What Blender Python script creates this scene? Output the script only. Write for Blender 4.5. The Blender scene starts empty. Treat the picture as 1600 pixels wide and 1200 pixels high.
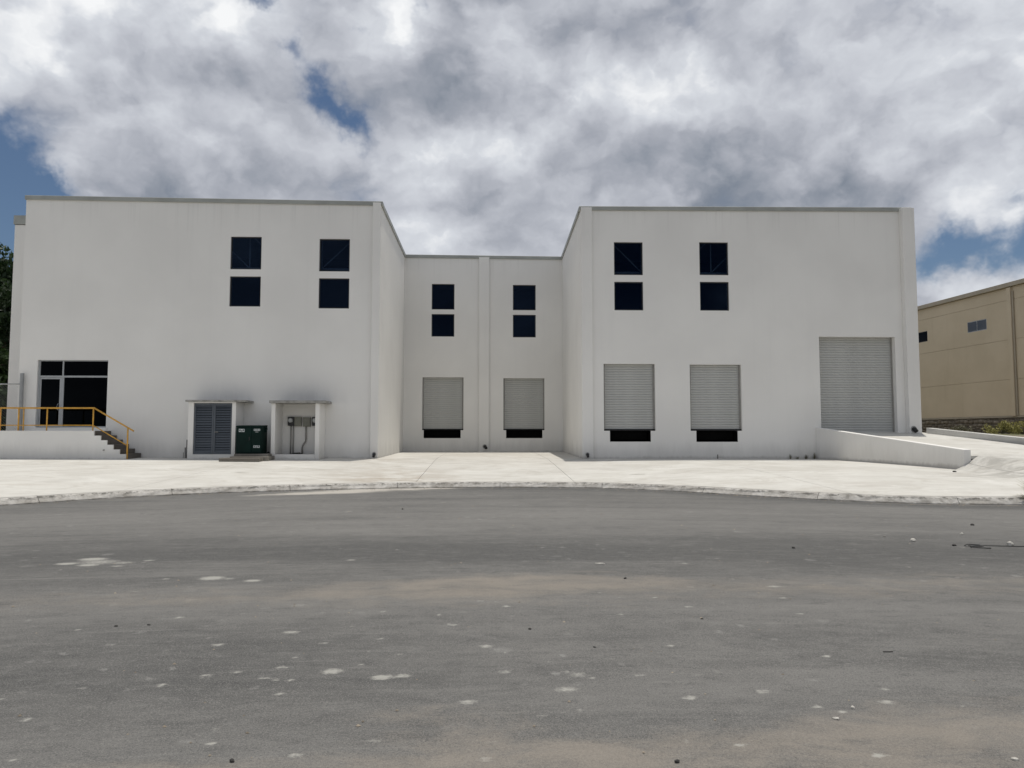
import bpy, bmesh, math, random
import numpy as np
from mathutils import Vector, Matrix, noise as mnoise

random.seed(7)
rng = np.random.default_rng(7)
S = bpy.context.scene
COL = S.collection

# ------------------------------------------------------------------ camera
PITCH = math.atan(75.5 / 1150)
YAW = math.atan(42 / 1150)
cd = bpy.data.cameras.new('camera')
cam = bpy.data.objects.new('camera', cd)
COL.objects.link(cam)
cam.location = (0, 0, 1.6)
cam.rotation_euler = (math.pi / 2 + PITCH, 0, -YAW)
cd.sensor_width = 36
cd.lens = 1150 / 1600 * 36
cd.clip_end = 3000
cd.clip_start = 0.1
S.camera = cam

# ------------------------------------------------------------------ sun, exposure
SUNV = Vector((0.85, 1.75, 10.9)).normalized()
sl = bpy.data.lights.new('sun', 'SUN')
sl.energy = 2.8
sl.angle = math.radians(0.53)
sl.color = (1.0, 0.95, 0.87)
sun = bpy.data.objects.new('sun', sl)
COL.objects.link(sun)
sun.rotation_euler = (-SUNV).to_track_quat('-Z', 'Y').to_euler()
S.view_settings.view_transform = 'Standard'
S.view_settings.look = 'None'
S.view_settings.gamma = 1
S.view_settings.exposure = 0.07
S.view_settings.use_curve_mapping = False


# ------------------------------------------------------------------ node helper
class NT:
    def __init__(self, tree):
        self.t = tree
        self.n = tree.nodes
        self.l = tree.links

    def new(self, typ, **kw):
        nd = self.n.new(typ)
        for k, v in kw.items():
            setattr(nd, k, v)
        return nd

    def put(self, sock, v):
        if v is None:
            return
        if isinstance(v, bpy.types.NodeSocket):
            self.l.new(v, sock)
        else:
            try:
                sock.default_value = v
            except Exception:
                sock.default_value = (v[0], v[1], v[2], 1.0)

    def math(self, op, a, b=None, c=None, clamp=False):
        nd = self.new('ShaderNodeMath', operation=op, use_clamp=clamp)
        self.put(nd.inputs[0], a)
        self.put(nd.inputs[1], b)
        self.put(nd.inputs[2], c)
        return nd.outputs[0]

    def vmath(self, op, a, b=None, out=0):
        nd = self.new('ShaderNodeVectorMath', operation=op)
        self.put(nd.inputs[0], a)
        if op == 'SCALE':
            self.put(nd.inputs['Scale'], b)
        else:
            self.put(nd.inputs[1], b)
        return nd.outputs[out]

    def noise(self, vec, scale, detail=4, rough=0.5, dist=0.0, out=0, dims='3D'):
        nd = self.new('ShaderNodeTexNoise', noise_dimensions=dims)
        self.put(nd.inputs['Vector'], vec)
        self.put(nd.inputs['Scale'], scale)
        self.put(nd.inputs['Detail'], detail)
        self.put(nd.inputs['Roughness'], rough)
        self.put(nd.inputs['Distortion'], dist)
        return nd.outputs[out]

    def voro(self, vec, scale, feature='F1', out='Distance', rnd=1.0):
        nd = self.new('ShaderNodeTexVoronoi', feature=feature)
        self.put(nd.inputs['Vector'], vec)
        self.put(nd.inputs['Scale'], scale)
        self.put(nd.inputs['Randomness'], rnd)
        return nd.outputs[out]

    def smooth(self, v, a, b, o0=0.0, o1=1.0):
        nd = self.new('ShaderNodeMapRange', interpolation_type='SMOOTHSTEP')
        self.put(nd.inputs[0], v)
        nd.inputs[1].default_value = a
        nd.inputs[2].default_value = b
        nd.inputs[3].default_value = o0
        nd.inputs[4].default_value = o1
        return nd.outputs[0]

    def mix(self, f, a, b, blend='MIX'):
        nd = self.new('ShaderNodeMix', data_type='RGBA', blend_type=blend)
        self.put(nd.inputs[0], f)
        self.put(nd.inputs[6], a if isinstance(a, bpy.types.NodeSocket) else (a[0], a[1], a[2], 1))
        self.put(nd.inputs[7], b if isinstance(b, bpy.types.NodeSocket) else (b[0], b[1], b[2], 1))
        return nd.outputs[2]

    def pos(self):
        return self.new('ShaderNodeNewGeometry').outputs['Position']

    def obj(self):
        return self.new('ShaderNodeTexCoord').outputs['Object']

    def scale(self, v, s):
        return self.vmath('MULTIPLY', v, s)

    def sep(self, v):
        nd = self.new('ShaderNodeSeparateXYZ')
        self.put(nd.inputs[0], v)
        return nd.outputs

    def attr(self, name, out='Fac'):
        nd = self.new('ShaderNodeAttribute', attribute_name=name)
        return nd.outputs[out]

    def bump(self, h, strength=0.3, dist=0.02):
        nd = self.new('ShaderNodeBump')
        nd.inputs['Strength'].default_value = strength
        nd.inputs['Distance'].default_value = dist
        self.put(nd.inputs['Height'], h)
        return nd.outputs[0]


def mat(name):
    m = bpy.data.materials.new(name)
    m.use_nodes = True
    t = NT(m.node_tree)
    b = m.node_tree.nodes['Principled BSDF']
    return m, t, b


def simple(name, col, rough=0.6, metal=0.0, spec=0.5, var=0.12, scale=6.0, bump=0.0):
    m, t, b = mat(name)
    n = t.noise(t.obj(), scale, 5, 0.6)
    f = t.smooth(n, 0.25, 0.75)
    lo = [c * (1 - var) for c in col]
    hi = [min(1, c * (1 + var)) for c in col]
    t.put(b.inputs['Base Color'], t.mix(f, lo, hi))
    b.inputs['Roughness'].default_value = rough
    b.inputs['Metallic'].default_value = metal
    b.inputs['Specular IOR Level'].default_value = spec
    if bump:
        t.put(b.inputs['Normal'], t.bump(t.noise(t.obj(), scale * 8, 4), bump, 0.01))
    return m


# ------------------------------------------------------------------ sky
W = bpy.data.worlds.new('World')
S.world = W
W.use_nodes = True
W.cycles.sampling_method = 'MANUAL'
W.cycles.sample_map_resolution = 256
wt = NT(W.node_tree)
for nd in list(W.node_tree.nodes):
    W.node_tree.nodes.remove(nd)
wo = wt.new('ShaderNodeOutputWorld')
sky = wt.new('ShaderNodeTexSky', sky_type='NISHITA')
sky.sun_disc = False
sky.sun_elevation = math.asin(SUNV.z)
sky.sun_rotation = math.atan2(SUNV.x, SUNV.y)
sky.air_density = 1.0
sky.dust_density = 0.4
sky.ozone_density = 4.0
bg_blue = wt.new('ShaderNodeBackground')
bg_blue.inputs['Strength'].default_value = 0.055
wt.put(bg_blue.inputs['Color'], sky.outputs[0])
D = wt.new('ShaderNodeTexCoord').outputs['Generated']
P = wt.scale(D, (1.0, 1.0, 1.3))
w1 = wt.vmath('SUBTRACT', wt.noise(P, 4.0, 4, 0.6, out=1), (0.5, 0.5, 0.5))
w2 = wt.vmath('SUBTRACT', wt.noise(P, 15.0, 4, 0.6, out=1), (0.5, 0.5, 0.5))
PW = wt.vmath('ADD', wt.vmath('ADD', P, wt.scale(w1, (0.16, 0.16, 0.16))), wt.scale(w2, (0.07, 0.07, 0.07)))


def billow(vec):
    a = wt.noise(vec, 4.6, 5, 0.55)
    v1 = wt.voro(vec, 7.0)
    v2 = wt.voro(vec, 15.0)
    h = wt.math('MULTIPLY_ADD', v1, -0.34, a)
    return wt.math('MULTIPLY_ADD', v2, -0.14, h)


h0 = billow(PW)
h1 = billow(wt.vmath('ADD', PW, (-0.020, 0.0, 0.060)))
relief = wt.math('SUBTRACT', h0, h1)
big = wt.noise(PW, 2.6, 3, 0.5)


def puff(table, warp):
    """sum of soft round patches round the given sky directions"""
    tot = None
    for g, r, amp in table:
        gv = Vector(g).normalized()
        d2 = wt.vmath('SUBTRACT', warp, tuple(gv))
        d2 = wt.vmath('DOT_PRODUCT', d2, d2, out=1)
        e = wt.math('MULTIPLY', wt.math('EXPONENT', wt.math('MULTIPLY', d2, -1.0 / (r * r))), amp)
        tot = e if tot is None else wt.math('ADD', tot, e)
    return tot


# openings in the cloud deck where blue shows: direction (x, y, z), angular half width, weight
wq = wt.vmath('SUBTRACT', wt.noise(D, 11.0, 5, 0.62, out=1), (0.5, 0.5, 0.5))
DQ = wt.vmath('ADD', D, wt.scale(wq, (0.14, 0.14, 0.12)))
GAPS = [((-0.215, 0.885, 0.430), 0.024, 0.62), ((-0.190, 0.895, 0.410), 0.022, 0.60), ((-0.172, 0.905, 0.385), 0.024, 0.66), ((-0.245, 0.857, 0.46), 0.022, 0.7),
        ((-0.08, 0.861, 0.501), 0.024, 0.7), ((-0.135, 0.861, 0.49), 0.022, 0.7), ((-0.262, 0.82, 0.508), 0.022, 0.8),
        ((-0.560, 0.78, 0.290), 0.062, 0.8), ((-0.545, 0.80, 0.235), 0.070, 1.0), ((-0.53, 0.83, 0.19), 0.06, 0.9), ((-0.50, 0.83, 0.255), 0.025, 0.6), ((-0.66, 0.72, 0.25), 0.10, 1.0),
        ((0.585, 0.79, 0.214), 0.040, 1.0), ((0.535, 0.815, 0.200), 0.030, 0.9), ((0.65, 0.74, 0.22), 0.05, 1.0), ((0.49, 0.845, 0.190), 0.022, 0.8)]
gap = puff(GAPS, DQ)
# the same kind of scattered openings all over the rest of the sky
else_gap = wt.smooth(wt.noise(PW, 2.6, 3, 0.5), 0.53, 0.68)
away = wt.smooth(wt.sep(D)[1], 0.55, 0.70, 1.0, 0.0)
else_gap = wt.math('MULTIPLY', else_gap, wt.smooth(wt.sep(D)[2], 0.10, 0.2))
gap = wt.math('MULTIPLY_ADD', else_gap, away, gap)
gap = wt.math('MULTIPLY', gap, wt.smooth(wt.sep(D)[2], 0.04, 0.12))
dens = wt.math('MULTIPLY_ADD', gap, -0.55, wt.math('ADD', h0, 0.22))
cover = wt.smooth(dens, -0.08, 0.40)
core = wt.smooth(wt.math('MULTIPLY_ADD', big, 0.9, wt.math('MULTIPLY', h0, 0.25)), 0.38, 0.62)
TONE = [((0.24, 0.93, 0.28), 0.13, 0.50), ((0.10, 0.93, 0.33), 0.10, 0.30), ((0.40, 0.88, 0.27), 0.11, 0.55), ((0.0, 0.95, 0.27), 0.08, 0.35),
        ((-0.33, 0.89, 0.33), 0.10, 0.30), ((0.02, 0.87, 0.50), 0.07, 0.35), ((0.45, 0.83, 0.40), 0.10, 0.2), ((-0.42, 0.86, 0.26), 0.06, 0.2),
        ((0.04, 0.88, 0.46), 0.05, -0.35), ((-0.10, 0.93, 0.32), 0.05, -0.40), ((-0.46, 0.81, 0.42), 0.10, -0.25),
        ((0.21, 0.87, 0.45), 0.12, -0.35), ((0.06, 0.91, 0.39), 0.045, -0.50), ((-0.28, 0.86, 0.43), 0.06, -0.25),
        ((0.27, 0.90, 0.33), 0.03, -0.35), ((-0.25, 0.93, 0.27), 0.05, -0.40), ((0.55, 0.79, 0.27), 0.05, -0.3), ((0.36, 0.84, 0.42), 0.10, -0.30), ((0.50, 0.76, 0.42), 0.09, -0.25), ((0.44, 0.86, 0.25), 0.05, 0.3)]
tone = puff(TONE, DQ)
lit = wt.math('MULTIPLY_ADD', relief, 1.2, 0.69)
lit = wt.math('MULTIPLY_ADD', wt.math('SUBTRACT', h0, 0.28), 0.8, lit)
lit = wt.math('MULTIPLY_ADD', core, -0.30, lit)
lit = wt.math('MULTIPLY_ADD', tone, -0.46, lit)
ramp = wt.new('ShaderNodeValToRGB')
els = ramp.color_ramp.elements
els[0].position = 0.0
els[0].color = (0.20, 0.23, 0.28, 1)
els[1].position = 1.0
els[1].color = (0.88, 0.89, 0.90, 1)
e = els.new(0.30)
e.color = (0.36, 0.38, 0.43, 1)
e = els.new(0.55)
e.color = (0.50, 0.52, 0.57, 1)
e = els.new(0.78)
e.color = (0.63, 0.655, 0.70, 1)
wt.put(ramp.inputs[0], lit)
bg_cloud = wt.new('ShaderNodeBackground')
bg_cloud.inputs['Strength'].default_value = 1.0
wt.put(bg_cloud.inputs['Color'], ramp.outputs[0])
mx = wt.new('ShaderNodeMixShader')
wt.put(mx.inputs[0], cover)
wt.l.new(bg_blue.outputs[0], mx.inputs[1])
wt.l.new(bg_cloud.outputs[0], mx.inputs[2])
wt.l.new(mx.outputs[0], wo.inputs[0])


# ------------------------------------------------------------------ mesh helpers
class MB:
    """collects boxes, quads and tubes; build() links them as one mesh object"""

    def __init__(self):
        self.v = []
        self.f = []

    def quad(self, a, b, c, d):
        i = len(self.v)
        self.v += [a, b, c, d]
        self.f.append((i, i + 1, i + 2, i + 3))

    def box(self, x0, x1, y0, y1, z0, z1):
        self.hexa([(x0, y0, z0), (x1, y0, z0), (x1, y1, z0), (x0, y1, z0), (x0, y0, z1), (x1, y0, z1), (x1, y1, z1), (x0, y1, z1)])

    def hexa(self, p):
        i = len(self.v)
        self.v += [tuple(q) for q in p]
        for f in ((0, 3, 2, 1), (4, 5, 6, 7), (0, 1, 5, 4), (1, 2, 6, 5), (2, 3, 7, 6), (3, 0, 4, 7)):
            self.f.append(tuple(i + k for k in f))

    def prism(self, pts, d):
        """closed polygon pts (3-D) swept along the vector d"""
        n = len(pts)
        i = len(self.v)
        self.v += [tuple(p) for p in pts] + [tuple(Vector(p) + Vector(d)) for p in pts]
        self.f.append(tuple(i + n - 1 - k for k in range(n)))
        self.f.append(tuple(i + n + k for k in range(n)))
        for k in range(n):
            j = (k + 1) % n
            self.f.append((i + k, i + j, i + n + j, i + n + k))

    def tube(self, pts, r, n=8, caps=True):
        pts = [Vector(p) for p in pts]
        rr = r if isinstance(r, (list, tuple)) else [r] * len(pts)
        i0 = len(self.v)
        for k, p in enumerate(pts):
            a = pts[max(0, k - 1)]
            b = pts[min(len(pts) - 1, k + 1)]
            d = (b - a).normalized()
            u = d.cross(Vector((0, 0, 1)))
            if u.length < 0.05:
                u = d.cross(Vector((0, 1, 0)))
            u.normalize()
            w = d.cross(u)
            for q in range(n):
                t = 2 * math.pi * q / n
                self.v.append(tuple(p + (u * math.cos(t) + w * math.sin(t)) * rr[k]))
        for k in range(len(pts) - 1):
            for q in range(n):
                a = i0 + k * n + q
                b = i0 + k * n + (q + 1) % n
                self.f.append((a, b, b + n, a + n))
        if caps:
            self.f.append(tuple(i0 + n - 1 - q for q in range(n)))
            e0 = i0 + (len(pts) - 1) * n
            self.f.append(tuple(e0 + q for q in range(n)))

    def build(self, name, m, parent=None, bevel=0.0, smooth=False, segs=2):
        me = bpy.data.meshes.new(name)
        me.from_pydata(self.v, [], self.f)
        bm = bmesh.new()
        bm.from_mesh(me)
        bmesh.ops.recalc_face_normals(bm, faces=bm.faces)
        if bevel:
            bmesh.ops.bevel(bm, geom=[e for e in bm.edges if e.calc_face_angle(0) > 0.5], offset=bevel, segments=segs, affect='EDGES', profile=0.5)
        bm.to_mesh(me)
        bm.free()
        if smooth:
            for p in me.polygons:
                p.use_smooth = True
        me.materials.append(m)
        return link(name, me, parent)


def link(name, me, parent=None):
    o = bpy.data.objects.new(name, me)
    COL.objects.link(o)
    if parent is not None:
        o.parent = parent
        o.matrix_parent_inverse = Matrix.Translation(-wpos(parent))
    return o


def wpos(o):
    p = Vector(o.location)
    # parts are modelled in world coordinates, so the parent inverse is cumulative
    return p


def tag(o, label=None, cat=None, group=None, kind=None):
    if label:
        o['label'] = label
    if cat:
        o['category'] = cat
    if group:
        o['group'] = group
    if kind:
        o['kind'] = kind
    return o


def empty(name, loc, label=None, cat=None, group=None, kind=None):
    o = bpy.data.objects.new(name, None)
    COL.objects.link(o)
    o.location = loc
    o.empty_display_size = 0.3
    return tag(o, label, cat, group, kind)


def arrays_mesh(name, verts, faces, m, parent=None, smooth=False, attrs=None):
    me = bpy.data.meshes.new(name)
    verts = np.asarray(verts, dtype=np.float32)
    faces = np.asarray(faces, dtype=np.int32)
    k = faces.shape[1]
    me.vertices.add(len(verts))
    me.vertices.foreach_set('co', verts.ravel())
    me.loops.add(faces.size)
    me.loops.foreach_set('vertex_index', faces.ravel())
    me.polygons.add(len(faces))
    me.polygons.foreach_set('loop_start', np.arange(0, faces.size, k, dtype=np.int32))
    me.polygons.foreach_set('loop_total', np.full(len(faces), k, dtype=np.int32))
    if smooth:
        me.polygons.foreach_set('use_smooth', np.ones(len(faces), dtype=bool))
    me.update(calc_edges=True)
    me.validate()
    for an, dom, vals in (attrs or []):
        a = me.attributes.new(an, 'FLOAT', dom)
        a.data.foreach_set('value', np.asarray(vals, dtype=np.float32))
    me.materials.append(m)
    return link(name, me, parent)


def grid_faces(nx, ny):
    i = np.arange(nx - 1)
    j = np.arange(ny - 1)
    I, J = np.meshgrid(i, j, indexing='ij')
    a = (I * ny + J).ravel()
    return np.stack([a, a + ny, a + ny + 1, a + 1], axis=1)


# value noise for the worn surfaces (numpy)
def vnoise(x, y, seed, sc):
    r = np.random.default_rng(seed)
    tab = r.random((64, 64))
    x = np.asarray(x) * sc
    y = np.asarray(y) * sc
    xi = np.floor(x).astype(int)
    yi = np.floor(y).astype(int)
    fx = x - xi
    fy = y - yi
    fx = fx * fx * (3 - 2 * fx)
    fy = fy * fy * (3 - 2 * fy)
    g = lambda a, b: tab[a % 64, b % 64]
    return (g(xi, yi) * (1 - fx) + g(xi + 1, yi) * fx) * (1 - fy) + (g(xi, yi + 1) * (1 - fx) + g(xi + 1, yi + 1) * fx) * fy


def fbm(x, y, seed, sc, octv=4):
    s = 0
    a = 0.5
    for k in range(octv):
        s = s + a * vnoise(x, y, seed + k, sc * 2 ** k)
        a *= 0.5
    return s / (1 - 0.5 ** octv)


# ------------------------------------------------------------------ materials
def wall_material():
    m, t, b = mat('white_wall_paint')
    p = t.pos()
    x, y, z = t.sep(p)
    base = t.mix(t.smooth(t.noise(p, 0.35, 4, 0.5), 0.3, 0.7), (0.755, 0.742, 0.71), (0.805, 0.792, 0.758))
    streak = t.noise(t.scale(p, (2.2, 2.2, 0.10)), 1.0, 5, 0.65)
    base = t.mix(t.smooth(streak, 0.50, 0.85, 0.0, 0.10), base, (0.55, 0.55, 0.53))
    # faint rain streaks running down from the parapet
    rs = t.noise(t.scale(p, (5.0, 5.0, 0.05)), 1.0, 6, 0.7)
    rl = t.noise(t.scale(p, (1.2, 1.2, 0.0)), 1.0, 4, 0.6)
    rz = t.math('MULTIPLY_ADD', rl, -3.0, t.math('SUBTRACT', 11.9, z))
    rsm = t.math('MULTIPLY', t.smooth(rs, 0.50, 0.66), t.smooth(rz, 0.7, -0.9))
    base = t.mix(t.math('MULTIPLY', rsm, 0.13), base, (0.40, 0.39, 0.37))
    # splash-back dirt along the foot of the walls
    hgt = t.math('SUBTRACT', z, t.math('MULTIPLY', t.noise(t.scale(p, (1.4, 1.4, 0.3)), 1.0, 5, 0.7), 1.1))
    base = t.mix(t.smooth(hgt, 0.75, -0.10, 0.0, 0.34), base, (0.36, 0.345, 0.32))
    foot = t.math('SUBTRACT', z, t.math('MULTIPLY', t.noise(t.scale(p, (3, 3, 1)), 1.0, 6, 0.75), 0.30))
    base = t.mix(t.smooth(foot, 0.47, 0.33, 0.0, 0.42), base, (0.22, 0.205, 0.18))

    # soot washed up the wall above the two utility housings
    def fan(cx, cz, sx, sz):
        dx = t.math('DIVIDE', t.math('SUBTRACT', x, cx), sx)
        dz = t.math('DIVIDE', t.math('SUBTRACT', z, cz), sz)
        r2 = t.math('ADD', t.math('MULTIPLY', dx, dx), t.math('MULTIPLY', dz, dz))
        g = t.math('POWER', 2.718, t.math('MULTIPLY', r2, -1.0))
        up = t.smooth(z, 2.7, 2.95)
        front = t.smooth(y, 33.0, 31.5)
        return t.math('MULTIPLY', t.math('MULTIPLY', g, up), front)
    soot = t.math('ADD', fan(-10.7, 2.8, 1.1, 0.60), fan(-7.35, 2.8, 1.35, 0.65))
    soot = t.math('MULTIPLY', soot, t.smooth(t.noise(t.scale(p, (2.5, 2.5, 0.8)), 1.0, 5, 0.65), 0.25, 0.65, 0.35, 1.0))
    base = t.mix(t.math('MULTIPLY', soot, 0.31, clamp=True), base, (0.20, 0.20, 0.205))
    t.put(b.inputs['Base Color'], base)
    b.inputs['Roughness'].default_value = 0.85
    b.inputs['Specular IOR Level'].default_value = 0.15
    hb = t.math('ADD', t.math('MULTIPLY', t.noise(p, 0.8, 3, 0.5), 1.5), t.math('MULTIPLY', t.noise(p, 28, 4, 0.6), 0.12))
    t.put(b.inputs['Normal'], t.bump(hb, 0.22, 0.03))
    return m


def asphalt_material():
    m, t, b = mat('worn_asphalt')
    p = t.pos()
    dust = t.attr('dust')
    splat = t.attr('splat')
    band = t.attr('band')
    grain = t.noise(p, 150, 3, 0.8)
    grain2 = t.noise(p, 45, 5, 0.85)
    chips = t.voro(p, 210, 'F1', 'Color')
    chipv = t.sep(chips)[0]
    # tyre sweeps follow the turning circle, so bend the coordinate with x
    px_, py_, pz_ = t.sep(p)
    arc = t.math('MULTIPLY_ADD', t.math('MULTIPLY', px_, px_), 0.014, py_)
    cb = t.new('ShaderNodeCombineXYZ')
    t.put(cb.inputs[0], px_)
    t.put(cb.inputs[1], arc)
    q = cb.outputs[0]
    patch = t.noise(t.scale(q, (0.22, 0.55, 1)), 1.0, 5, 0.6, 0.4)
    sweep = t.noise(t.scale(q, (0.16, 1.7, 1)), 1.0, 6, 0.66, 0.6)
    mott = t.noise(t.scale(q, (0.9, 1.6, 1)), 1.6, 7, 0.74, 0.5)
    thin = t.noise(t.scale(q, (0.5, 9.0, 1)), 1.0, 6, 0.75, 0.5)
    tone = t.math('MULTIPLY_ADD', t.math('SUBTRACT', patch, 0.5), 0.9, t.math('MULTIPLY', band, 0.5))
    tone = t.math('MULTIPLY_ADD', t.math('SUBTRACT', sweep, 0.5), 1.0, tone)
    tone = t.math('MULTIPLY_ADD', t.math('SUBTRACT', mott, 0.5), 0.75, tone)
    c = t.mix(t.smooth(tone, -0.55, 0.55), (0.085, 0.085, 0.083), (0.202, 0.197, 0.186))
    mid = t.noise(t.scale(q, (3.0, 6.5, 1)), 1.3, 8, 0.8, 0.6)
    c = t.mix(t.smooth(mid, 0.50, 0.72, 0.0, 0.60), c, (0.21, 0.207, 0.197))
    c = t.mix(t.smooth(mid, 0.50, 0.30, 0.0, 0.55), c, (0.055, 0.056, 0.057))
    c = t.mix(t.smooth(thin, 0.55, 0.72, 0.0, 0.45), c, (0.24, 0.235, 0.22))
    peb = t.noise(p, 85, 2, 0.6)
    c = t.mix(t.smooth(peb, 0.56, 0.70, 0.0, 0.55), c, (0.27, 0.262, 0.245))
    c = t.mix(t.smooth(peb, 0.44, 0.32, 0.0, 0.50), c, (0.04, 0.04, 0.041))
    c = t.mix(t.smooth(grain, 0.50, 0.72, 0.0, 0.40), c, (0.25, 0.245, 0.23))
    c = t.mix(t.smooth(grain, 0.50, 0.30, 0.0, 0.45), c, (0.045, 0.045, 0.046))
    c = t.mix(t.smooth(grain2, 0.50, 0.32, 0.0, 0.40), c, (0.055, 0.055, 0.055))
    c = t.mix(t.smooth(grain2, 0.54, 0.70, 0.0, 0.35), c, (0.22, 0.215, 0.20))
    c = t.mix(t.smooth(chipv, 0.84, 0.98, 0.0, 0.45), c, (0.30, 0.29, 0.27))
    # small rain-spot rings of dried silt
    pw = t.vmath('ADD', p, t.scale(t.vmath('SUBTRACT', t.noise(p, 9, 4, 0.65, out=1), (0.5, 0.5, 0.5)), (0.16, 0.16, 0.0)))
    for sc_, lo_, amt in ((2.7, 0.66, 0.42), (5.2, 0.60, 0.45)):
        v = t.voro(pw, sc_, 'F1')
        vr = t.sep(t.voro(pw, sc_, 'F1', 'Color'))[1]
        spot = t.math('MULTIPLY', t.smooth(v, 0.24, 0.12), t.smooth(vr, lo_, 1.0))
        spot = t.math('MULTIPLY', spot, t.smooth(t.noise(p, 0.55, 3, 0.6), 0.40, 0.60, 0.15, 1.0))
        spot = t.math('MULTIPLY', spot, t.smooth(t.noise(p, 40, 4, 0.75), 0.35, 0.60, 0.35, 1.0))
        c = t.mix(t.math('MULTIPLY', spot, amt), c, (0.36, 0.355, 0.335))
    # sand lying on the asphalt
    dn = t.math('MULTIPLY_ADD', t.math('SUBTRACT', t.noise(t.scale(q, (1, 1.8, 1)), 1.7, 7, 0.72, 0.4), 0.5), 2.1, dust)
    dn = t.math('MULTIPLY_ADD', t.math('SUBTRACT', grain2, 0.5), 1.1, dn)
    dn = t.math('MULTIPLY_ADD', t.math('SUBTRACT', grain, 0.5), 1.3, dn)
    dn = t.math('MULTIPLY', dn, t.smooth(dust, 0.02, 0.25))
    sand = t.mix(t.noise(p, 70, 3, 0.8), (0.150, 0.134, 0.113), (0.36, 0.325, 0.28))
    c = t.mix(t.smooth(dn, 0.10, 1.15, 0.0, 0.82), c, sand)
    sl = t.math('MULTIPLY_ADD', t.math('SUBTRACT', t.noise(t.scale(q, (1, 2.5, 1)), 1.6, 7, 0.72, 0.4), 0.5), 1.3, t.attr('silt'))
    c = t.mix(t.math('MULTIPLY', t.smooth(sl, 0.15, 0.85), t.smooth(t.attr('silt'), 0.02, 0.2)), c, t.mix(grain2, (0.36, 0.335, 0.295), (0.50, 0.475, 0.43)))
    # dried mortar and paint drops
    sn = t.math('ADD', splat, t.math('MULTIPLY', t.math('SUBTRACT', t.noise(p, 30, 5, 0.75), 0.5), 0.9))
    c = t.mix(t.smooth(sn, 0.36, 0.80, 0.0, 0.74), c, t.mix(grain, (0.33, 0.325, 0.29), (0.50, 0.49, 0.45)))
    t.put(b.inputs['Base Color'], c)
    b.inputs['Roughness'].default_value = 0.9
    b.inputs['Specular IOR Level'].default_value = 0.2
    hb = t.math('ADD', t.math('MULTIPLY', grain, 0.5), t.math('MULTIPLY', chipv, 0.35))
    t.put(b.inputs['Normal'], t.bump(hb, 0.55, 0.012))
    return m


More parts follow.
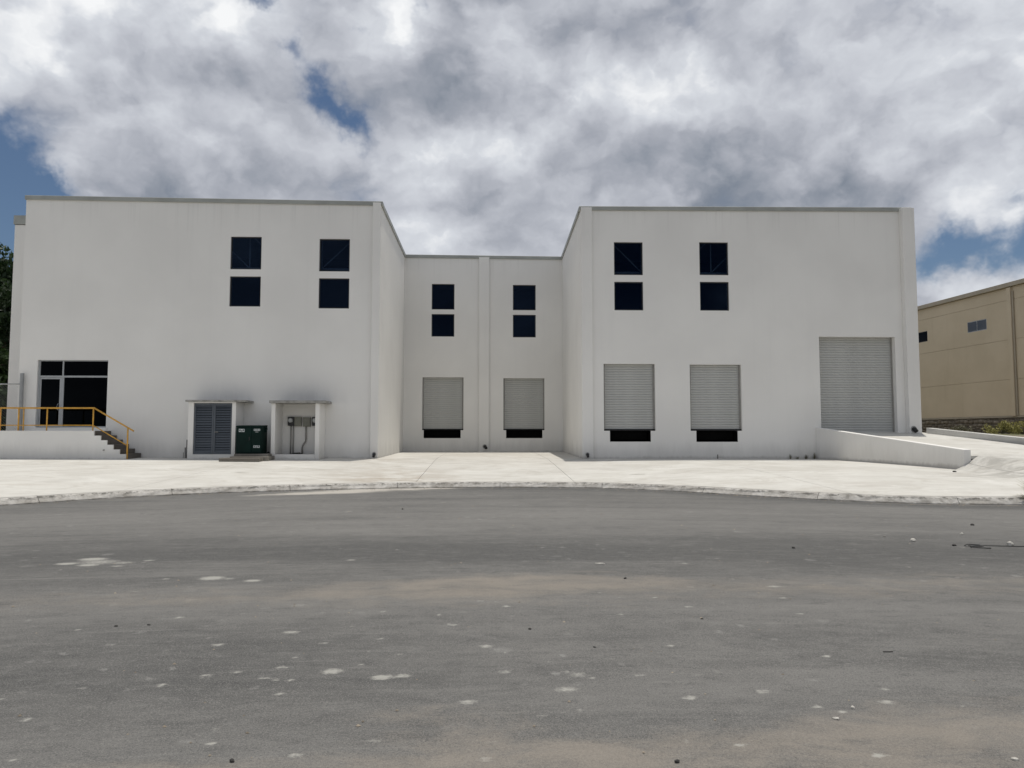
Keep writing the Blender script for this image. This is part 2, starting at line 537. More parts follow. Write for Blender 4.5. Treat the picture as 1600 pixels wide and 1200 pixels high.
def concrete_material(name, lo, hi, stain, stain_amt, dirt=0.35, yard=False):
    m, t, b = mat(name)
    p = t.pos()
    c = t.mix(t.smooth(t.noise(p, 0.5, 5, 0.6), 0.3, 0.7), lo, hi)
    sw = t.noise(t.scale(p, (0.35, 2.2, 1)), 1.0, 6, 0.65, 0.5)
    c = t.mix(t.smooth(sw, 0.50, 0.80, 0.0, stain_amt), c, stain)
    sw2 = t.noise(t.scale(p, (1.6, 5.0, 1)), 1.0, 5, 0.7, 0.3)
    c = t.mix(t.smooth(sw2, 0.60, 0.78, 0.0, dirt), c, [v * 0.55 for v in stain])
    fine = t.noise(p, 24, 5, 0.7)
    c = t.mix(t.smooth(fine, 0.35, 0.75, 0.0, 0.25), c, hi)
    c = t.mix(t.smooth(t.noise(p, 5, 4, 0.7), 0.66, 0.74, 0.0, 0.35), c, [v * 0.45 for v in stain])
    if yard:
        x, y, z = t.sep(p)
        # trowel and tyre sweeps, rust-brown silt washed out of the loading bay, grey patches and dark spots
        tr = t.noise(t.scale(p, (0.8, 1.1, 1)), 0.8, 8, 0.68, 1.4)
        c = t.mix(t.smooth(tr, 0.50, 0.66, 0.0, 0.42), c, (0.40, 0.375, 0.33))
        c = t.mix(t.smooth(tr, 0.47, 0.36, 0.0, 0.35), c, (0.68, 0.665, 0.63))
        lines = t.noise(t.scale(p, (0.25, 3.4, 1)), 1.6, 7, 0.72, 0.9)
        c = t.mix(t.smooth(lines, 0.56, 0.68, 0.0, 0.5), c, (0.33, 0.30, 0.26))

        def patch(cx, cy, sx, sy):
            dx = t.math('DIVIDE', t.math('SUBTRACT', x, cx), sx)
            dy = t.math('DIVIDE', t.math('SUBTRACT', y, cy), sy)
            return t.math('EXPONENT', t.math('MULTIPLY', t.math('ADD', t.math('MULTIPLY', dx, dx), t.math('MULTIPLY', dy, dy)), -1.0))
        ragged = t.smooth(t.noise(t.scale(p, (1, 1.6, 1)), 1.3, 7, 0.7, 0.5), 0.36, 0.62)
        silt = t.math('ADD', t.math('ADD', patch(-3.2, 24.0, 2.0, 3.0), patch(-2.4, 22.2, 1.6, 1.0)), t.math('ADD', patch(-4.2, 30.3, 1.2, 1.2), t.math('MULTIPLY', patch(0.0, 34.0, 5.0, 6.0), 0.5)))
        c = t.mix(t.math('MULTIPLY', t.math('MULTIPLY', silt, ragged), 0.62, clamp=True), c, (0.38, 0.335, 0.28))
        grey = t.math('ADD', patch(15.6, 21.8, 1.4, 1.3), t.math('ADD', patch(15.2, 20.2, 2.2, .8), patch(4.0, 29.8, .9, 1.0)))
        c = t.mix(t.math('MULTIPLY', t.math('MULTIPLY', grey, ragged), 0.65, clamp=True), c, (0.27, 0.26, 0.235))
        sp = t.voro(t.scale(p, (0.45, 1.0, 1)), 0.9)
        spr = t.sep(t.voro(t.scale(p, (0.45, 1.0, 1)), 0.9, 'F1', 'Color'))[0]
        sp = t.math('ADD', sp, t.math('MULTIPLY', t.math('SUBTRACT', t.noise(p, 6, 5, 0.7), 0.5), 0.22))
        c = t.mix(t.math('MULTIPLY', t.smooth(sp, 0.15, 0.05), t.smooth(spr, 0.72, 0.8, 0.0, 0.7)), c, (0.20, 0.185, 0.155))
    t.put(b.inputs['Base Color'], c)
    b.inputs['Roughness'].default_value = 0.88
    b.inputs['Specular IOR Level'].default_value = 0.2
    t.put(b.inputs['Normal'], t.bump(t.math('ADD', fine, t.noise(p, 3, 3)), 0.3, 0.01))
    return m


def kerb_material():
    m, t, b = mat('mottled_kerb_concrete')
    p = t.pos()
    z = t.sep(p)[2]
    c = t.mix(t.smooth(t.noise(p, 3.2, 6, 0.7), 0.35, 0.65), (0.38, 0.36, 0.325), (0.58, 0.56, 0.52))
    c = t.mix(t.smooth(t.noise(t.scale(p, (1.5, 1.5, 2.5)), 1.6, 7, 0.72, 0.8), 0.50, 0.66, 0.0, 0.6), c, (0.22, 0.205, 0.18))
    c = t.mix(t.smooth(t.noise(p, 9, 6, 0.75), 0.56, 0.70, 0.0, 0.7), c, (0.62, 0.60, 0.56))
    # black mildew along the lip, thinning out down the face
    lip = t.math('MULTIPLY', t.smooth(z, 0.06, 0.135), t.smooth(z, 0.153, 0.147))
    mil = t.math('MULTIPLY', lip, t.smooth(t.noise(t.scale(p, (3, 3, 5)), 2.0, 7, 0.78), 0.46, 0.62))
    c = t.mix(t.math('MULTIPLY', mil, 0.85), c, (0.075, 0.072, 0.062))
    low = t.math('MULTIPLY', t.smooth(z, 0.05, 0.02), t.smooth(t.noise(p, 2.2, 5, 0.7), 0.4, 0.6))
    c = t.mix(t.math('MULTIPLY', low, 0.6), c, (0.15, 0.14, 0.12))
    t.put(b.inputs['Base Color'], c)
    b.inputs['Roughness'].default_value = 0.92
    b.inputs['Specular IOR Level'].default_value = 0.2
    t.put(b.inputs['Normal'], t.bump(t.noise(p, 14, 6, 0.7), 0.7, 0.03))
    return m


def soil_material():
    m, t, b = mat('dry_soil')
    p = t.pos()
    c = t.mix(t.smooth(t.noise(p, 0.6, 6, 0.65), 0.3, 0.7), (0.14, 0.12, 0.085), (0.22, 0.19, 0.14))
    c = t.mix(t.smooth(t.noise(p, 0.13, 5, 0.6), 0.42, 0.62), c, (0.10, 0.105, 0.045))
    t.put(b.inputs['Base Color'], c)
    b.inputs['Roughness'].default_value = 0.95
    t.put(b.inputs['Normal'], t.bump(t.noise(p, 8, 6, 0.7), 0.6, 0.05))
    return m


def leaf_material(name, dark, light):
    m, t, b = mat(name)
    a = t.attr('tone')
    c = t.mix(a, dark, light)
    t.put(b.inputs['Base Color'], c)
    b.inputs['Roughness'].default_value = 0.55
    b.inputs['Specular IOR Level'].default_value = 0.3
    tr = t.new('ShaderNodeBsdfTranslucent')
    t.put(tr.inputs['Color'], c)
    ms = t.new('ShaderNodeMixShader')
    ms.inputs[0].default_value = 0.3
    out = [n for n in m.node_tree.nodes if n.type == 'OUTPUT_MATERIAL'][0]
    t.l.new(b.outputs[0], ms.inputs[1])
    t.l.new(tr.outputs[0], ms.inputs[2])
    t.l.new(ms.outputs[0], out.inputs[0])
    return m


def glass_material(name, tint, f0, blue=(0.75, 0.86, 1.0)):
    m, t, b = mat(name)
    m.node_tree.nodes.remove(b)
    out = [n for n in m.node_tree.nodes if n.type == 'OUTPUT_MATERIAL'][0]
    tr = t.new('ShaderNodeBsdfTransparent')
    tr.inputs[0].default_value = (*tint, 1)
    gl = t.new('ShaderNodeBsdfGlossy')
    gl.inputs['Roughness'].default_value = 0.03
    gl.inputs['Color'].default_value = (*blue, 1)
    fr = t.new('ShaderNodeFresnel')
    fr.inputs['IOR'].default_value = f0
    wv = t.noise(t.pos(), 1.3, 2, 0.5)
    t.put(gl.inputs['Normal'], t.bump(wv, 0.05, 0.05))
    ms = t.new('ShaderNodeMixShader')
    t.l.new(fr.outputs[0], ms.inputs[0])
    t.l.new(tr.outputs[0], ms.inputs[1])
    t.l.new(gl.outputs[0], ms.inputs[2])
    t.l.new(ms.outputs[0], out.inputs[0])
    return m


def beige_material():
    m, t, b = mat('beige_wall_paint')
    p = t.pos()
    c = t.mix(t.smooth(t.noise(p, 0.4, 5, 0.6), 0.3, 0.7), (0.59, 0.50, 0.365), (0.64, 0.545, 0.405))
    st = t.noise(t.scale(p, (1.5, 1.5, 0.12)), 1.0, 5, 0.65)
    c = t.mix(t.smooth(st, 0.55, 0.8, 0.0, 0.3), c, (0.46, 0.375, 0.25))
    t.put(b.inputs['Base Color'], c)
    b.inputs['Roughness'].default_value = 0.88
    b.inputs['Specular IOR Level'].default_value = 0.15
    t.put(b.inputs['Normal'], t.bump(t.noise(p, 20, 4, 0.6), 0.2, 0.01))
    return m


def stone_wall_material():
    m, t, b = mat('dark_field_stone')
    p = t.pos()
    c = t.mix(t.attr('tone'), (0.14, 0.118, 0.09), (0.34, 0.29, 0.225))
    c = t.mix(t.smooth(t.noise(p, 4, 6, 0.7), 0.4, 0.7, 0.0, 0.6), c, (0.14, 0.125, 0.10))
    t.put(b.inputs['Base Color'], c)
    b.inputs['Roughness'].default_value = 0.95
    t.put(b.inputs['Normal'], t.bump(t.noise(p, 12, 5, 0.7), 0.6, 0.03))
    return m


M_WALL = wall_material()
M_ASPH = asphalt_material()
M_PAD = concrete_material('pale_concrete', (0.50, 0.485, 0.445), (0.60, 0.59, 0.55), (0.42, 0.375, 0.32), 0.45, yard=True)
M_JOINT = simple('joint_dirt', (0.16, 0.14, 0.115), 0.95, var=0.3)
M_KERB = kerb_material()
M_SOIL = soil_material()
M_RAW = concrete_material('raw_step_concrete', (0.105, 0.095, 0.085), (0.15, 0.135, 0.12), (0.07, 0.06, 0.05), 0.6)
M_PLINTH = concrete_material('dirty_plinth_concrete', (0.15, 0.135, 0.115), (0.30, 0.28, 0.245), (0.07, 0.06, 0.048), 0.8)
M_COPE = simple('grey_coping_metal', (0.33, 0.34, 0.315), 0.55, 0.0, 0.4, 0.12, 1.2)
M_SLABROOF = simple('weathered_cast_slab', (0.30, 0.295, 0.275), 0.9, var=0.35, scale=5)
M_SHUT = simple('grey_shutter_steel', (0.45, 0.452, 0.432), 0.45, 0.0, 0.5, 0.06, 1.5)
M_GUIDE = simple('grey_door_guide', (0.27, 0.265, 0.245), 0.5, var=0.1)
M_RUB = simple('black_rubber', (0.012, 0.012, 0.012), 0.8, var=0.3)
M_PIT = simple('unlit_depth_black', (0.005, 0.005, 0.005), 0.9, var=0.3, spec=0.1)  # shade put into the colour: near-black for pit, lobby and louvre depths
M_ALU = simple('aluminium_frame', (0.36, 0.375, 0.385), 0.4, 0.3, 0.5, 0.06, 3)
M_DARKFR = simple('dark_window_frame', (0.02, 0.021, 0.024), 0.5, var=0.2)
M_GLASS = glass_material('tinted_glass', (0.48, 0.54, 0.60), 1.27, (0.30, 0.48, 0.85))
M_GLASSD = glass_material('dark_door_glass', (0.05, 0.055, 0.06), 1.14)
M_STEEL = simple('galvanised_truss_steel', (0.55, 0.56, 0.58), 0.5, 0.0, 0.4)
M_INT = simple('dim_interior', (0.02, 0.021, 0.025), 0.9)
M_LOUV = simple('slate_grey_louvre_paint', (0.075, 0.088, 0.105), 0.5, var=0.10, scale=3)
M_GREEN = simple('dark_green_enamel', (0.003, 0.016, 0.013), 0.6, 0.0, 0.15, 0.25, 2.5)
M_LABEL = simple('pale_sticker', (0.50, 0.53, 0.53), 0.5, var=0.1)
M_PRINT = simple('sticker_print', (0.06, 0.07, 0.075), 0.6)
M_YEL = simple('yellow_rail_paint', (0.62, 0.33, 0.045), 0.45, 0.0, 0.5, 0.18, 8)
M_FENCE = simple('galvanised_fence', (0.32, 0.33, 0.33), 0.5, 0.4)
M_METER = simple('meter_grey_cover', (0.42, 0.43, 0.42), 0.5)
M_BOX = simple('olive_grey_box', (0.20, 0.20, 0.165), 0.6)
M_BLACKP = simple('black_meter_case', (0.015, 0.015, 0.016), 0.5)
M_COND = simple('grey_conduit', (0.29, 0.28, 0.26), 0.55)
M_PVC = simple('dark_drain_pipe', (0.02, 0.02, 0.02), 0.7)
M_PVCR = simple('grey_drain_rim', (0.30, 0.30, 0.29), 0.7)
M_BEIGE = beige_material()
M_BEIGET = simple('beige_roof_trim', (0.40, 0.35, 0.27), 0.7, var=0.1, scale=1)
M_BWIN = glass_material('reflective_window_glass', (0.1, 0.1, 0.11), 2.3, (0.60, 0.61, 0.645))
M_RUBBLE = stone_wall_material()
M_TREE = leaf_material('dark_tree_leaf', (0.010, 0.026, 0.010), (0.050, 0.085, 0.028))
M_BUSH = leaf_material('olive_bush_leaf', (0.16, 0.155, 0.05), (0.42, 0.39, 0.15))
M_DRY = leaf_material('dry_weed_blade', (0.30, 0.27, 0.17), (0.62, 0.58, 0.46))
M_WEED = leaf_material('grey_weed_leaf', (0.09, 0.09, 0.055), (0.22, 0.205, 0.14))
M_BARK = simple('tree_bark', (0.09, 0.07, 0.05), 0.9, var=0.3, scale=10, bump=0.5)
M_STONEL = simple('pale_limestone', (0.52, 0.50, 0.45), 0.9, var=0.2, scale=30, bump=0.4)
M_STONED = simple('dark_basalt_chip', (0.045, 0.043, 0.04), 0.9, var=0.3, scale=30, bump=0.4)
M_STONEM = simple('grey_stone', (0.22, 0.21, 0.19), 0.9, var=0.3, scale=30, bump=0.4)
M_CABLE = simple('black_cable_sheath', (0.03, 0.03, 0.03), 0.6)

# ------------------------------------------------------------------ levels
KX = np.array([-60, -30, -20, -15, -12.4, -10.56, -8.9, -7.2, -4.5, -2.1, 0.8, 3.4, 5.2, 6.95, 8.4, 9.6, 11.9, 16, 30, 60.0])
KY = np.array([6.0, 7.5, 9.8, 12.4, 14.6, 16.6, 18.6, 19.75, 20.9, 21.4, 21.6, 21.15, 19.95, 18.2, 16.95, 16.25, 15.95, 15.9, 15.9, 15.9])
_fx = np.arange(-60, 60.01, 0.1)
_fy = np.interp(_fx, KX, KY)
_k = np.exp(-0.5 * (np.arange(-15, 16) / 6.0) ** 2)
_k /= _k.sum()
_fy = np.convolve(np.pad(_fy, 15, mode='edge'), _k, mode='valid')


def kerb_y(x):
    return np.interp(x, _fx, _fy)


def wall_foot(x):
    return np.interp(x, [-30, -19.2, -4.4, 4.0, 14.1], [0.60, 0.58, 0.522, 0.498, 0.471])


def sstep(v):
    v = np.clip(v, 0, 1)
    return v * v * (3 - 2 * v)


def pad_z(x, y):
    x = np.asarray(x, dtype=float)
    y = np.asarray(y, dtype=float)
    yc = kerb_y(x)
    zb = wall_foot(x)
    t = np.clip((y - yc) / (31 - yc), 0, 1)
    g = 1.1 + 1.9 * sstep((x - 4) / 8.0)
    z = 0.152 + (zb - 0.152) * (1 - (1 - t) ** g)
    z = z + np.clip((y - 31) / 9.5, 0, 1) * (0.545 - zb)
    return z


def ramp_z(x, y):
    return 1.585 - 0.086 * (31 - np.asarray(y, dtype=float)) + 0 * np.asarray(x)


def yard_z(x, y):
    """pad with the flank of the door ramp in front of its side wall"""
    x = np.asarray(x, dtype=float)
    y = np.asarray(y, dtype=float)
    zp = pad_z(x, y)
    d = np.clip(23.0 - y, 0, 30)
    xa = 14.95 - 0.55 * np.clip(d, 0, .45) - 0.10 * d
    xb = 15.28 + 0.38 * d
    w = np.clip((x - xa) / (xb - xa), 0, 1) ** 1.2 * np.clip((23.05 - y) / .35, 0, 1)
    yc = kerb_y(x)
    near = sstep((y - yc) / 4.0)
    zr = np.maximum(zp, zp + (ramp_z(x, y) - zp) * near)
    return zp + (zr - zp) * w


# ------------------------------------------------------------------ ground, road
def big_ground():
    mb = MB()
    mb.quad((-900, -900, -0.06), (900, -900, -0.06), (900, 1500, -0.06), (-900, 1500, -0.06))
    o = mb.build('ground', M_SOIL)
    tag(o, kind='structure')


big_ground()


def build_road():
    # fine sheet where the camera looks, coarse sheet round it
    xs = np.arange(-13.5, 13.51, 0.05)
    ny = 360
    X = np.repeat(xs[:, None], ny, axis=1)
    yt = np.linspace(0, 1, ny)[None, :] ** 1.35
    top = kerb_y(xs)[:, None] + 0.10
    Y = 2.4 + (top - 2.4) * yt
    Z = (fbm(X, Y, 3, 0.35, 3) - 0.5) * 0.012
    Z = Z * np.clip((Y - 2.4) / 0.6, 0, 1) * np.clip((top - Y) / 0.5, 0, 1)
    V = np.stack([X, Y, Z], axis=2).reshape(-1, 3)
    dust = np.zeros_like(X)
    wob = fbm(X, Y, 11, 0.8, 4) - 0.5

    def blob(cx, cy, sx, sy, a, rot=0.0):
        c, s = math.cos(rot), math.sin(rot)
        dx = (X - cx) * c + (Y - cy) * s
        dy = -(X - cx) * s + (Y - cy) * c
        return a * np.exp(-((dx / sx) ** 2 + (dy / sy) ** 2) * (1 + 1.2 * wob))
    dust += blob(0.6, 7.95, 1.6, 0.45, 0.78, 0.02)
    dust += blob(-1.1, 7.6, 1.7, 0.42, 0.42, 0.10)
    dust += blob(-3.6, 7.3, 2.2, 0.60, 0.36, 0.08)
    dust += blob(2.6, 7.7, 2.2, 0.50, 0.40, -0.03)
    dust += blob(5.4, 7.7, 2.2, 0.60, 0.34, -0.02)
    dust += blob(0.5, 7.1, 2.5, 0.5, 0.22, 0.02)
    dust += blob(-0.30, 4.28, 0.55, 0.20, 0.34, 0.1)
    dust += blob(0.2, 3.78, 0.9, 0.24, 0.62, 0.05)
    dust += blob(1.9, 3.85, 1.2, 0.32, 0.62, 0.06)
    dust += blob(2.9, 4.1, 0.9, 0.36, 0.45, 0.05)
    dust += blob(-1.5, 3.66, 1.1, 0.14, 0.36, 0.0)
    dust += blob(1.0, 3.35, 3.0, 0.30, 0.60, 0.0)
    dust += blob(-3.0, 3.3, 2.0, 0.30, 0.35, 0.0)
    dust = np.minimum(dust, 0.85)
    kd = top - Y
    dust += 0.55 * np.exp(-(kd / 0.22) ** 2)
    silt = 1.1 * np.exp(-((X + 2.6) / 1.9) ** 2) * np.exp(-((kd - 0.35 + 0.22 * (X + 2.6)) / 0.75) ** 2) * (.8 + wob)
    silt += 0.7 * np.exp(-((X + 4.6) / 1.6) ** 2) * np.exp(-((kd - 1.3) / 0.45) ** 2)
    silt += 0.45 * np.exp(-((X - 10) / 3) ** 2) * np.exp(-(kd / 0.22) ** 2)
    silt += 0.35 * np.exp(-((X + 9.5) / 2) ** 2) * np.exp(-(kd / 0.18) ** 2)
    dust += 0.25 * np.exp(-((X - 11) / 4) ** 2) * np.exp(-(kd / 0.5) ** 2)
    # darker worn tracks and paler dry stretches
    Yq = Y + 0.014 * X ** 2
    wb = fbm(X, Y, 21, 0.45, 4) - 0.5
    band = -1.0 * np.exp(-((Yq - 10.2 + wb) / 1.1) ** 2)
    band += -0.9 * np.exp(-((kd - .55) / .6) ** 2) / (1 + np.exp(-(X + .6) * 2))
    band += -0.55 * np.exp(-((Yq - 5.3 + wb) / .9) ** 2) / (1 + np.exp((X + .3) * 1.5))
    band += 0.45 * np.exp(-((Yq - 14.5 + 2 * wb) / 2.2) ** 2)
    band += 0.45 * np.exp(-((Yq - 6.9 + wb) / .55) ** 2) / (1 + np.exp(-(X - .8) * 1.5))
    band += 0.25 * np.exp(-((Yq - 6.6 + wb) / .4) ** 2) / (1 + np.exp((X + .8) * 1.5))
    splat = np.zeros_like(X)
    SPL = [(-4.77, 9.41, .30), (-4.95, 9.62, .16), (-4.45, 9.35, .18), (-4.79, 9.2, .14), (-4.4, 9.12, .10), (-5.1, 9.3, .12), (-4.2, 9.5, .1),
           (-1.02, 5.09, .085), (-.67, 4.96, .07), (-.535, 4.985, .06), (-.10, 4.50, .06), (-1.55, 6.08, .07), (-1.38, 5.19, .055),
           (-1.36, 4.94, .04), (-1.25, 4.92, .04), (-1.43, 4.97, .035), (.62, 4.96, .09), (.70, 4.90, .05), (.51, 4.69, .08), (3.01, 7.68, .085),
           (2.39, 4.40, .05), (2.49, 4.62, .045), (-3.0, 8.34, .17), (-2.8, 8.30, .10), (-2.51, 8.18, .10), (-1.68, 9.44, .10), (.14, 5.04, .06),
           (-.61, 5.45, .045), (1.42, 4.93, .04), (-1.82, 4.98, .05), (-1.83, 5.05, .035), (-1.88, 4.77, .04), (-1.66, 5.10, .04),
           (-2.01, 5.74, .06), (-1.22, 5.75, .04), (.01, 5.63, .06), (1.87, 6.82, .05), (1.72, 4.61, .05), (.88, 5.30, .04), (2.44, 5.29, .045),
           (2.97, 5.24, .04), (2.52, 5.13, .035), (1.24, 4.52, .05), (.55, 4.34, .04), (.46, 5.23, .04), (2.45, 9.06, .08), (.86, 9.25, .05),
           (.01, 3.73, .05), (1.96, 3.70, .04), (-2.31, 3.81, .035), (-2.27, 3.94, .035), (-1.41, 3.96, .035), (0.2, 6.9, .05), (-0.4, 6.6, .05)]
    for k in range(190):
        SPL.append((rng.uniform(-5, 6), 3.8 + 7 * rng.random() ** 1.6, .018 + .035 * rng.random() ** 2.5))
    for (cx, cy, r) in SPL:
        sx = r * rng.uniform(1.0, 1.35)
        e = np.exp(-(((X - cx) / sx) ** 2 + ((Y - cy) / (r * 0.85)) ** 2) * 0.9)
        splat = np.maximum(splat, e * rng.uniform(.62, 1.0))
    f = grid_faces(len(xs), ny)
    o = arrays_mesh('road', V, f, M_ASPH, attrs=[('dust', 'POINT', dust.ravel()), ('splat', 'POINT', splat.ravel()), ('band', 'POINT', band.ravel()), ('silt', 'POINT', silt.ravel())], smooth=True)
    tag(o, kind='structure')
    # the rest of the turning circle, to the sides and behind the camera
    mb = MB()
    y0 = 2.4
    mb.quad((-60, -45, 0.0), (60, -45, 0.0), (60, y0, 0.0), (-60, y0, 0.0))
    for sgn in (-1, 1):
        px = np.linspace(13.5, 60, 60) * sgn
        for a, c in zip(px[:-1], px[1:]):
            mb.quad((a, y0, 0), (c, y0, 0), (c, kerb_y(c) + 0.1, 0), (a, kerb_y(a) + 0.1, 0))
    o2 = mb.build('road', M_ASPH)
    tag(o2, kind='structure')


build_road()

# ------------------------------------------------------------------ kerb
apron = None


def build_kerb():
    px = np.arange(-40, 40, 0.05)
    py = kerb_y(px)
    seg = np.hypot(np.diff(px), np.diff(py))
    s = np.concatenate([[0], np.cumsum(seg)])

    def at(q):
        return np.interp(q, s, px), np.interp(q, s, py)
    root = empty('kerb', (0, 21.5, 0), kind='structure')
    # one long segment length; joints as cast
    L = 2.95
    q = 0.3
    while q < s[-1] - L:
        n = 13
        qs = np.linspace(q + 0.006, q + L - 0.006, n)
        x, y = at(qs)
        x2, y2 = at(qs + 0.02)
        tx, tyy = x2 - x, y2 - y
        ln = np.hypot(tx, tyy)
        nx, nyy = -tyy / ln, tx / ln      # away from the road
        prof = [(-0.02, -0.05), (-0.02, 0.02), (0.035, 0.085), (0.075, 0.130), (0.105, 0.150), (0.19, 0.155), (0.19, -0.05)]
        V = []
        for k in range(n):
            for j, (o_, z_) in enumerate(prof):
                jit = 0.022 * (mnoise.noise(Vector((x[k] * 3, y[k] * 3, z_ * 30))))
                jz = 0.011 * mnoise.noise(Vector((x[k] * 5, y[k] * 5, 7.3)))
                V.append((x[k] + nx[k] * (o_ + (jit if 0 < j < 5 else 0)), y[k] + nyy[k] * (o_ + (jit if 0 < j < 5 else 0)), z_ + (jz if z_ > 0.1 else 0)))
        mb = MB()
        mb.v = V
        m = len(prof)
        for k in range(n - 1):
            for j in range(m):
                a = k * m + j
                c = k * m + (j + 1) % m
                mb.f.append((a, c, c + m, a + m))
        mb.f.append(tuple(range(m)))
        mb.f.append(tuple((n - 1) * m + j for j in range(m)))
        mb.build('kerb_segment', M_KERB, root)
        q += L


build_kerb()


# ------------------------------------------------------------------ concrete apron in slabs
def slab(x0, x1, f0, f1, zf, nx, ny, root, gap=0.006, name='concrete_slab'):
    """slab between joints; f0(x), f1(x) give its front and back edges"""
    xs = np.linspace(x0 + gap, x1 - gap, nx)
    X = np.repeat(xs[:, None], ny, axis=1)
    a = f0(xs)[:, None] + gap
    c = f1(xs)[:, None] - gap
    Y = a + (c - a) * np.linspace(0, 1, ny)[None, :]
    Z = zf(X, Y)
    top = np.stack([X, Y, Z], axis=2).reshape(-1, 3)
    faces = [tuple(q) for q in grid_faces(nx, ny)]
    V = [tuple(p) for p in top]
    # edge skirts
    ring = [(i, 0) for i in range(nx)] + [(nx - 1, j) for j in range(1, ny)] + [(i, ny - 1) for i in range(nx - 2, -1, -1)] + [(0, j) for j in range(ny - 2, 0, -1)]
    base = len(V)
    for (i, j) in ring:
        p = top[i * ny + j]
        V.append((p[0], p[1], p[2] - 0.10))
    n = len(ring)
    for k in range(n):
        i, j = ring[k]
        i2, j2 = ring[(k + 1) % n]
        faces.append((i * ny + j, base + k, base + (k + 1) % n, i2 * ny + j2))
    mb = MB()
    mb.v = V
    mb.f = faces
    return mb.build(name, M_PAD, root)


def build_apron():
    root = None
    # dirt bed that shows in the open joints
    xs = np.arange(-40, 40.01, 0.5)
    ny = 40
    X = np.repeat(xs[:, None], ny, axis=1)
    a = kerb_y(xs)[:, None] + 0.12
    Y = a + (41 - a) * np.linspace(0, 1, ny)[None, :]
    Z = pad_z(X, Y) - 0.05
    root = arrays_mesh('concrete_apron', np.stack([X, Y, Z], axis=2).reshape(-1, 3), grid_faces(len(xs), ny), M_JOINT)
    tag(root, kind='structure')
    slope = lambda x: 1 / np.sqrt(1 + np.gradient(kerb_y(np.asarray(x) + 0 * np.asarray(x)), np.asarray(x)) ** 2)
    front = lambda x: kerb_y(x) + 0.19 / slope(x)
    const = lambda v: (lambda x: np.full_like(np.asarray(x, dtype=float), v))
    cols = [-40, -30, -23, -16, -9, -2, 2.6, 8.6, 15.1]
    for x0, x1 in zip(cols[:-1], cols[1:]):
        n = max(6, int((x1 - x0) / 0.25))
        slab(x0, x1, front, const(25.5), yard_z, n * (3 if x0 > 8 else 1), 60 if x0 > 8 else 30, root)
        slab(x0, x1, const(25.5), const(31.12), pad_z, n, 14, root)
    # in front of the ramp: flank of the ramp and the way down to the road
    slab(15.1, 20.3, front, const(22.62), yard_z, 60, 60, root)
    slab(20.3, 28.0, front, const(22.62), yard_z, 20, 20, root)
    # floor of the loading recess
    for x0, x1 in ((-4.75, -2), (-2, 2.6), (2.6, 4.6)):
        slab(x0, x1, const(31.12), const(35.9), pad_z, 12, 10, root)
        slab(x0, x1, const(35.9), const(40.75), pad_z, 12, 10, root)
    # the ramp itself, up to the big door
    o = slab(0.0, 1.0, const(22.635), const(31.35), ramp_z, 24, 30, root, gap=0.0)
    for v in o.data.vertices:
        xl = 14.22 + (15.10 - 14.22) * (31 - v.co.y) / 8.38
        xr_ = 18.86 + 0.85 * (31 - v.co.y) / 8.1
        v.co.x = xl + (xr_ - xl) * v.co.x
    o.data.update()
    return root


build_apron()


def build_verge():
    # raised soil to the right of the ramp, up to the neighbour's wall
    xs = np.linspace(19.3, 70, 60)
    ys = np.linspace(16.5, 110, 70)
    X, Y = np.meshgrid(xs, ys, indexing='ij')
    Z = np.clip(ramp_z(X, np.minimum(Y, 31)) - 0.12, 0.05, 1.55) + (fbm(X, Y, 40, 0.3, 4) - 0.5) * 0.25 * np.clip((X - 21) / 2, 0, 1) - 1.3 * np.clip((21.2 - X) / 1.9, 0, 1) * np.clip((30 - Y) / 4, 0, 1)
    o = arrays_mesh('verge', np.stack([X, Y, Z], axis=2).reshape(-1, 3), grid_faces(60, 70), M_SOIL, smooth=True)
    tag(o, kind='structure')
    xs = np.linspace(-70, -19.3, 50)
    ys = np.linspace(31.3, 110, 60)
    X, Y = np.meshgrid(xs, ys, indexing='ij')
    Z = 0.55 + (fbm(X, Y, 44, 0.3, 4) - 0.5) * 0.3
    o = arrays_mesh('verge', np.stack([X, Y, Z], axis=2).reshape(-1, 3), grid_faces(50, 60), M_SOIL, smooth=True)
    tag(o, kind='structure')


build_verge()


# ------------------------------------------------------------------ the warehouse
def wall_with_holes(mb, x0, x1, z0, ztop, holes, y, th):
    """upright wall along x, front at y, thickness th; ztop(x) gives the (slightly tilted) top"""
    xs = sorted(set([x0, x1] + [h[0] for h in holes] + [h[1] for h in holes]))
    zs = sorted(set([z0, 1e3] + [h[2] for h in holes] + [h[3] for h in holes]))

    def Zv(x, z):
        return ztop(x) if z > 900 else z

    def solid(i, j):
        if i < 0 or j < 0 or i >= len(xs) - 1 or j >= len(zs) - 1:
            return False
        cx = (xs[i] + xs[i + 1]) / 2
        cz = (zs[j] + min(zs[j + 1], 50)) / 2
        return not any(h[0] < cx < h[1] and h[2] < cz < h[3] for h in holes)
    for i in range(len(xs) - 1):
        for j in range(len(zs) - 1):
            if not solid(i, j):
                continue
            a, b_ = xs[i], xs[i + 1]
            c = (a, zs[j]), (b_, zs[j]), (b_, zs[j + 1]), (a, zs[j + 1])
            p = [(q[0], y, Zv(*q)) for q in c]
            r = [(q[0], y + th, Zv(*q)) for q in c]
            mb.quad(*p)
            mb.quad(r[1], r[0], r[3], r[2])
            for (di, dj, e0, e1) in ((-1, 0, 3, 0), (1, 0, 1, 2), (0, -1, 0, 1), (0, 1, 2, 3)):
                if not solid(i + di, j + dj):
                    mb.quad(p[e1], p[e0], r[e0], r[e1])


TOP_L = lambda x: 11.36 + (11.27 - 11.36) * (x + 19.25) / 14.85
TOP_R = lambda x: 11.16 + (11.27 - 11.16) * (x - 4.1) / 14.6
TOP_C = lambda x: 11.30 - 0.04 * (x + 4.4) / 8.7

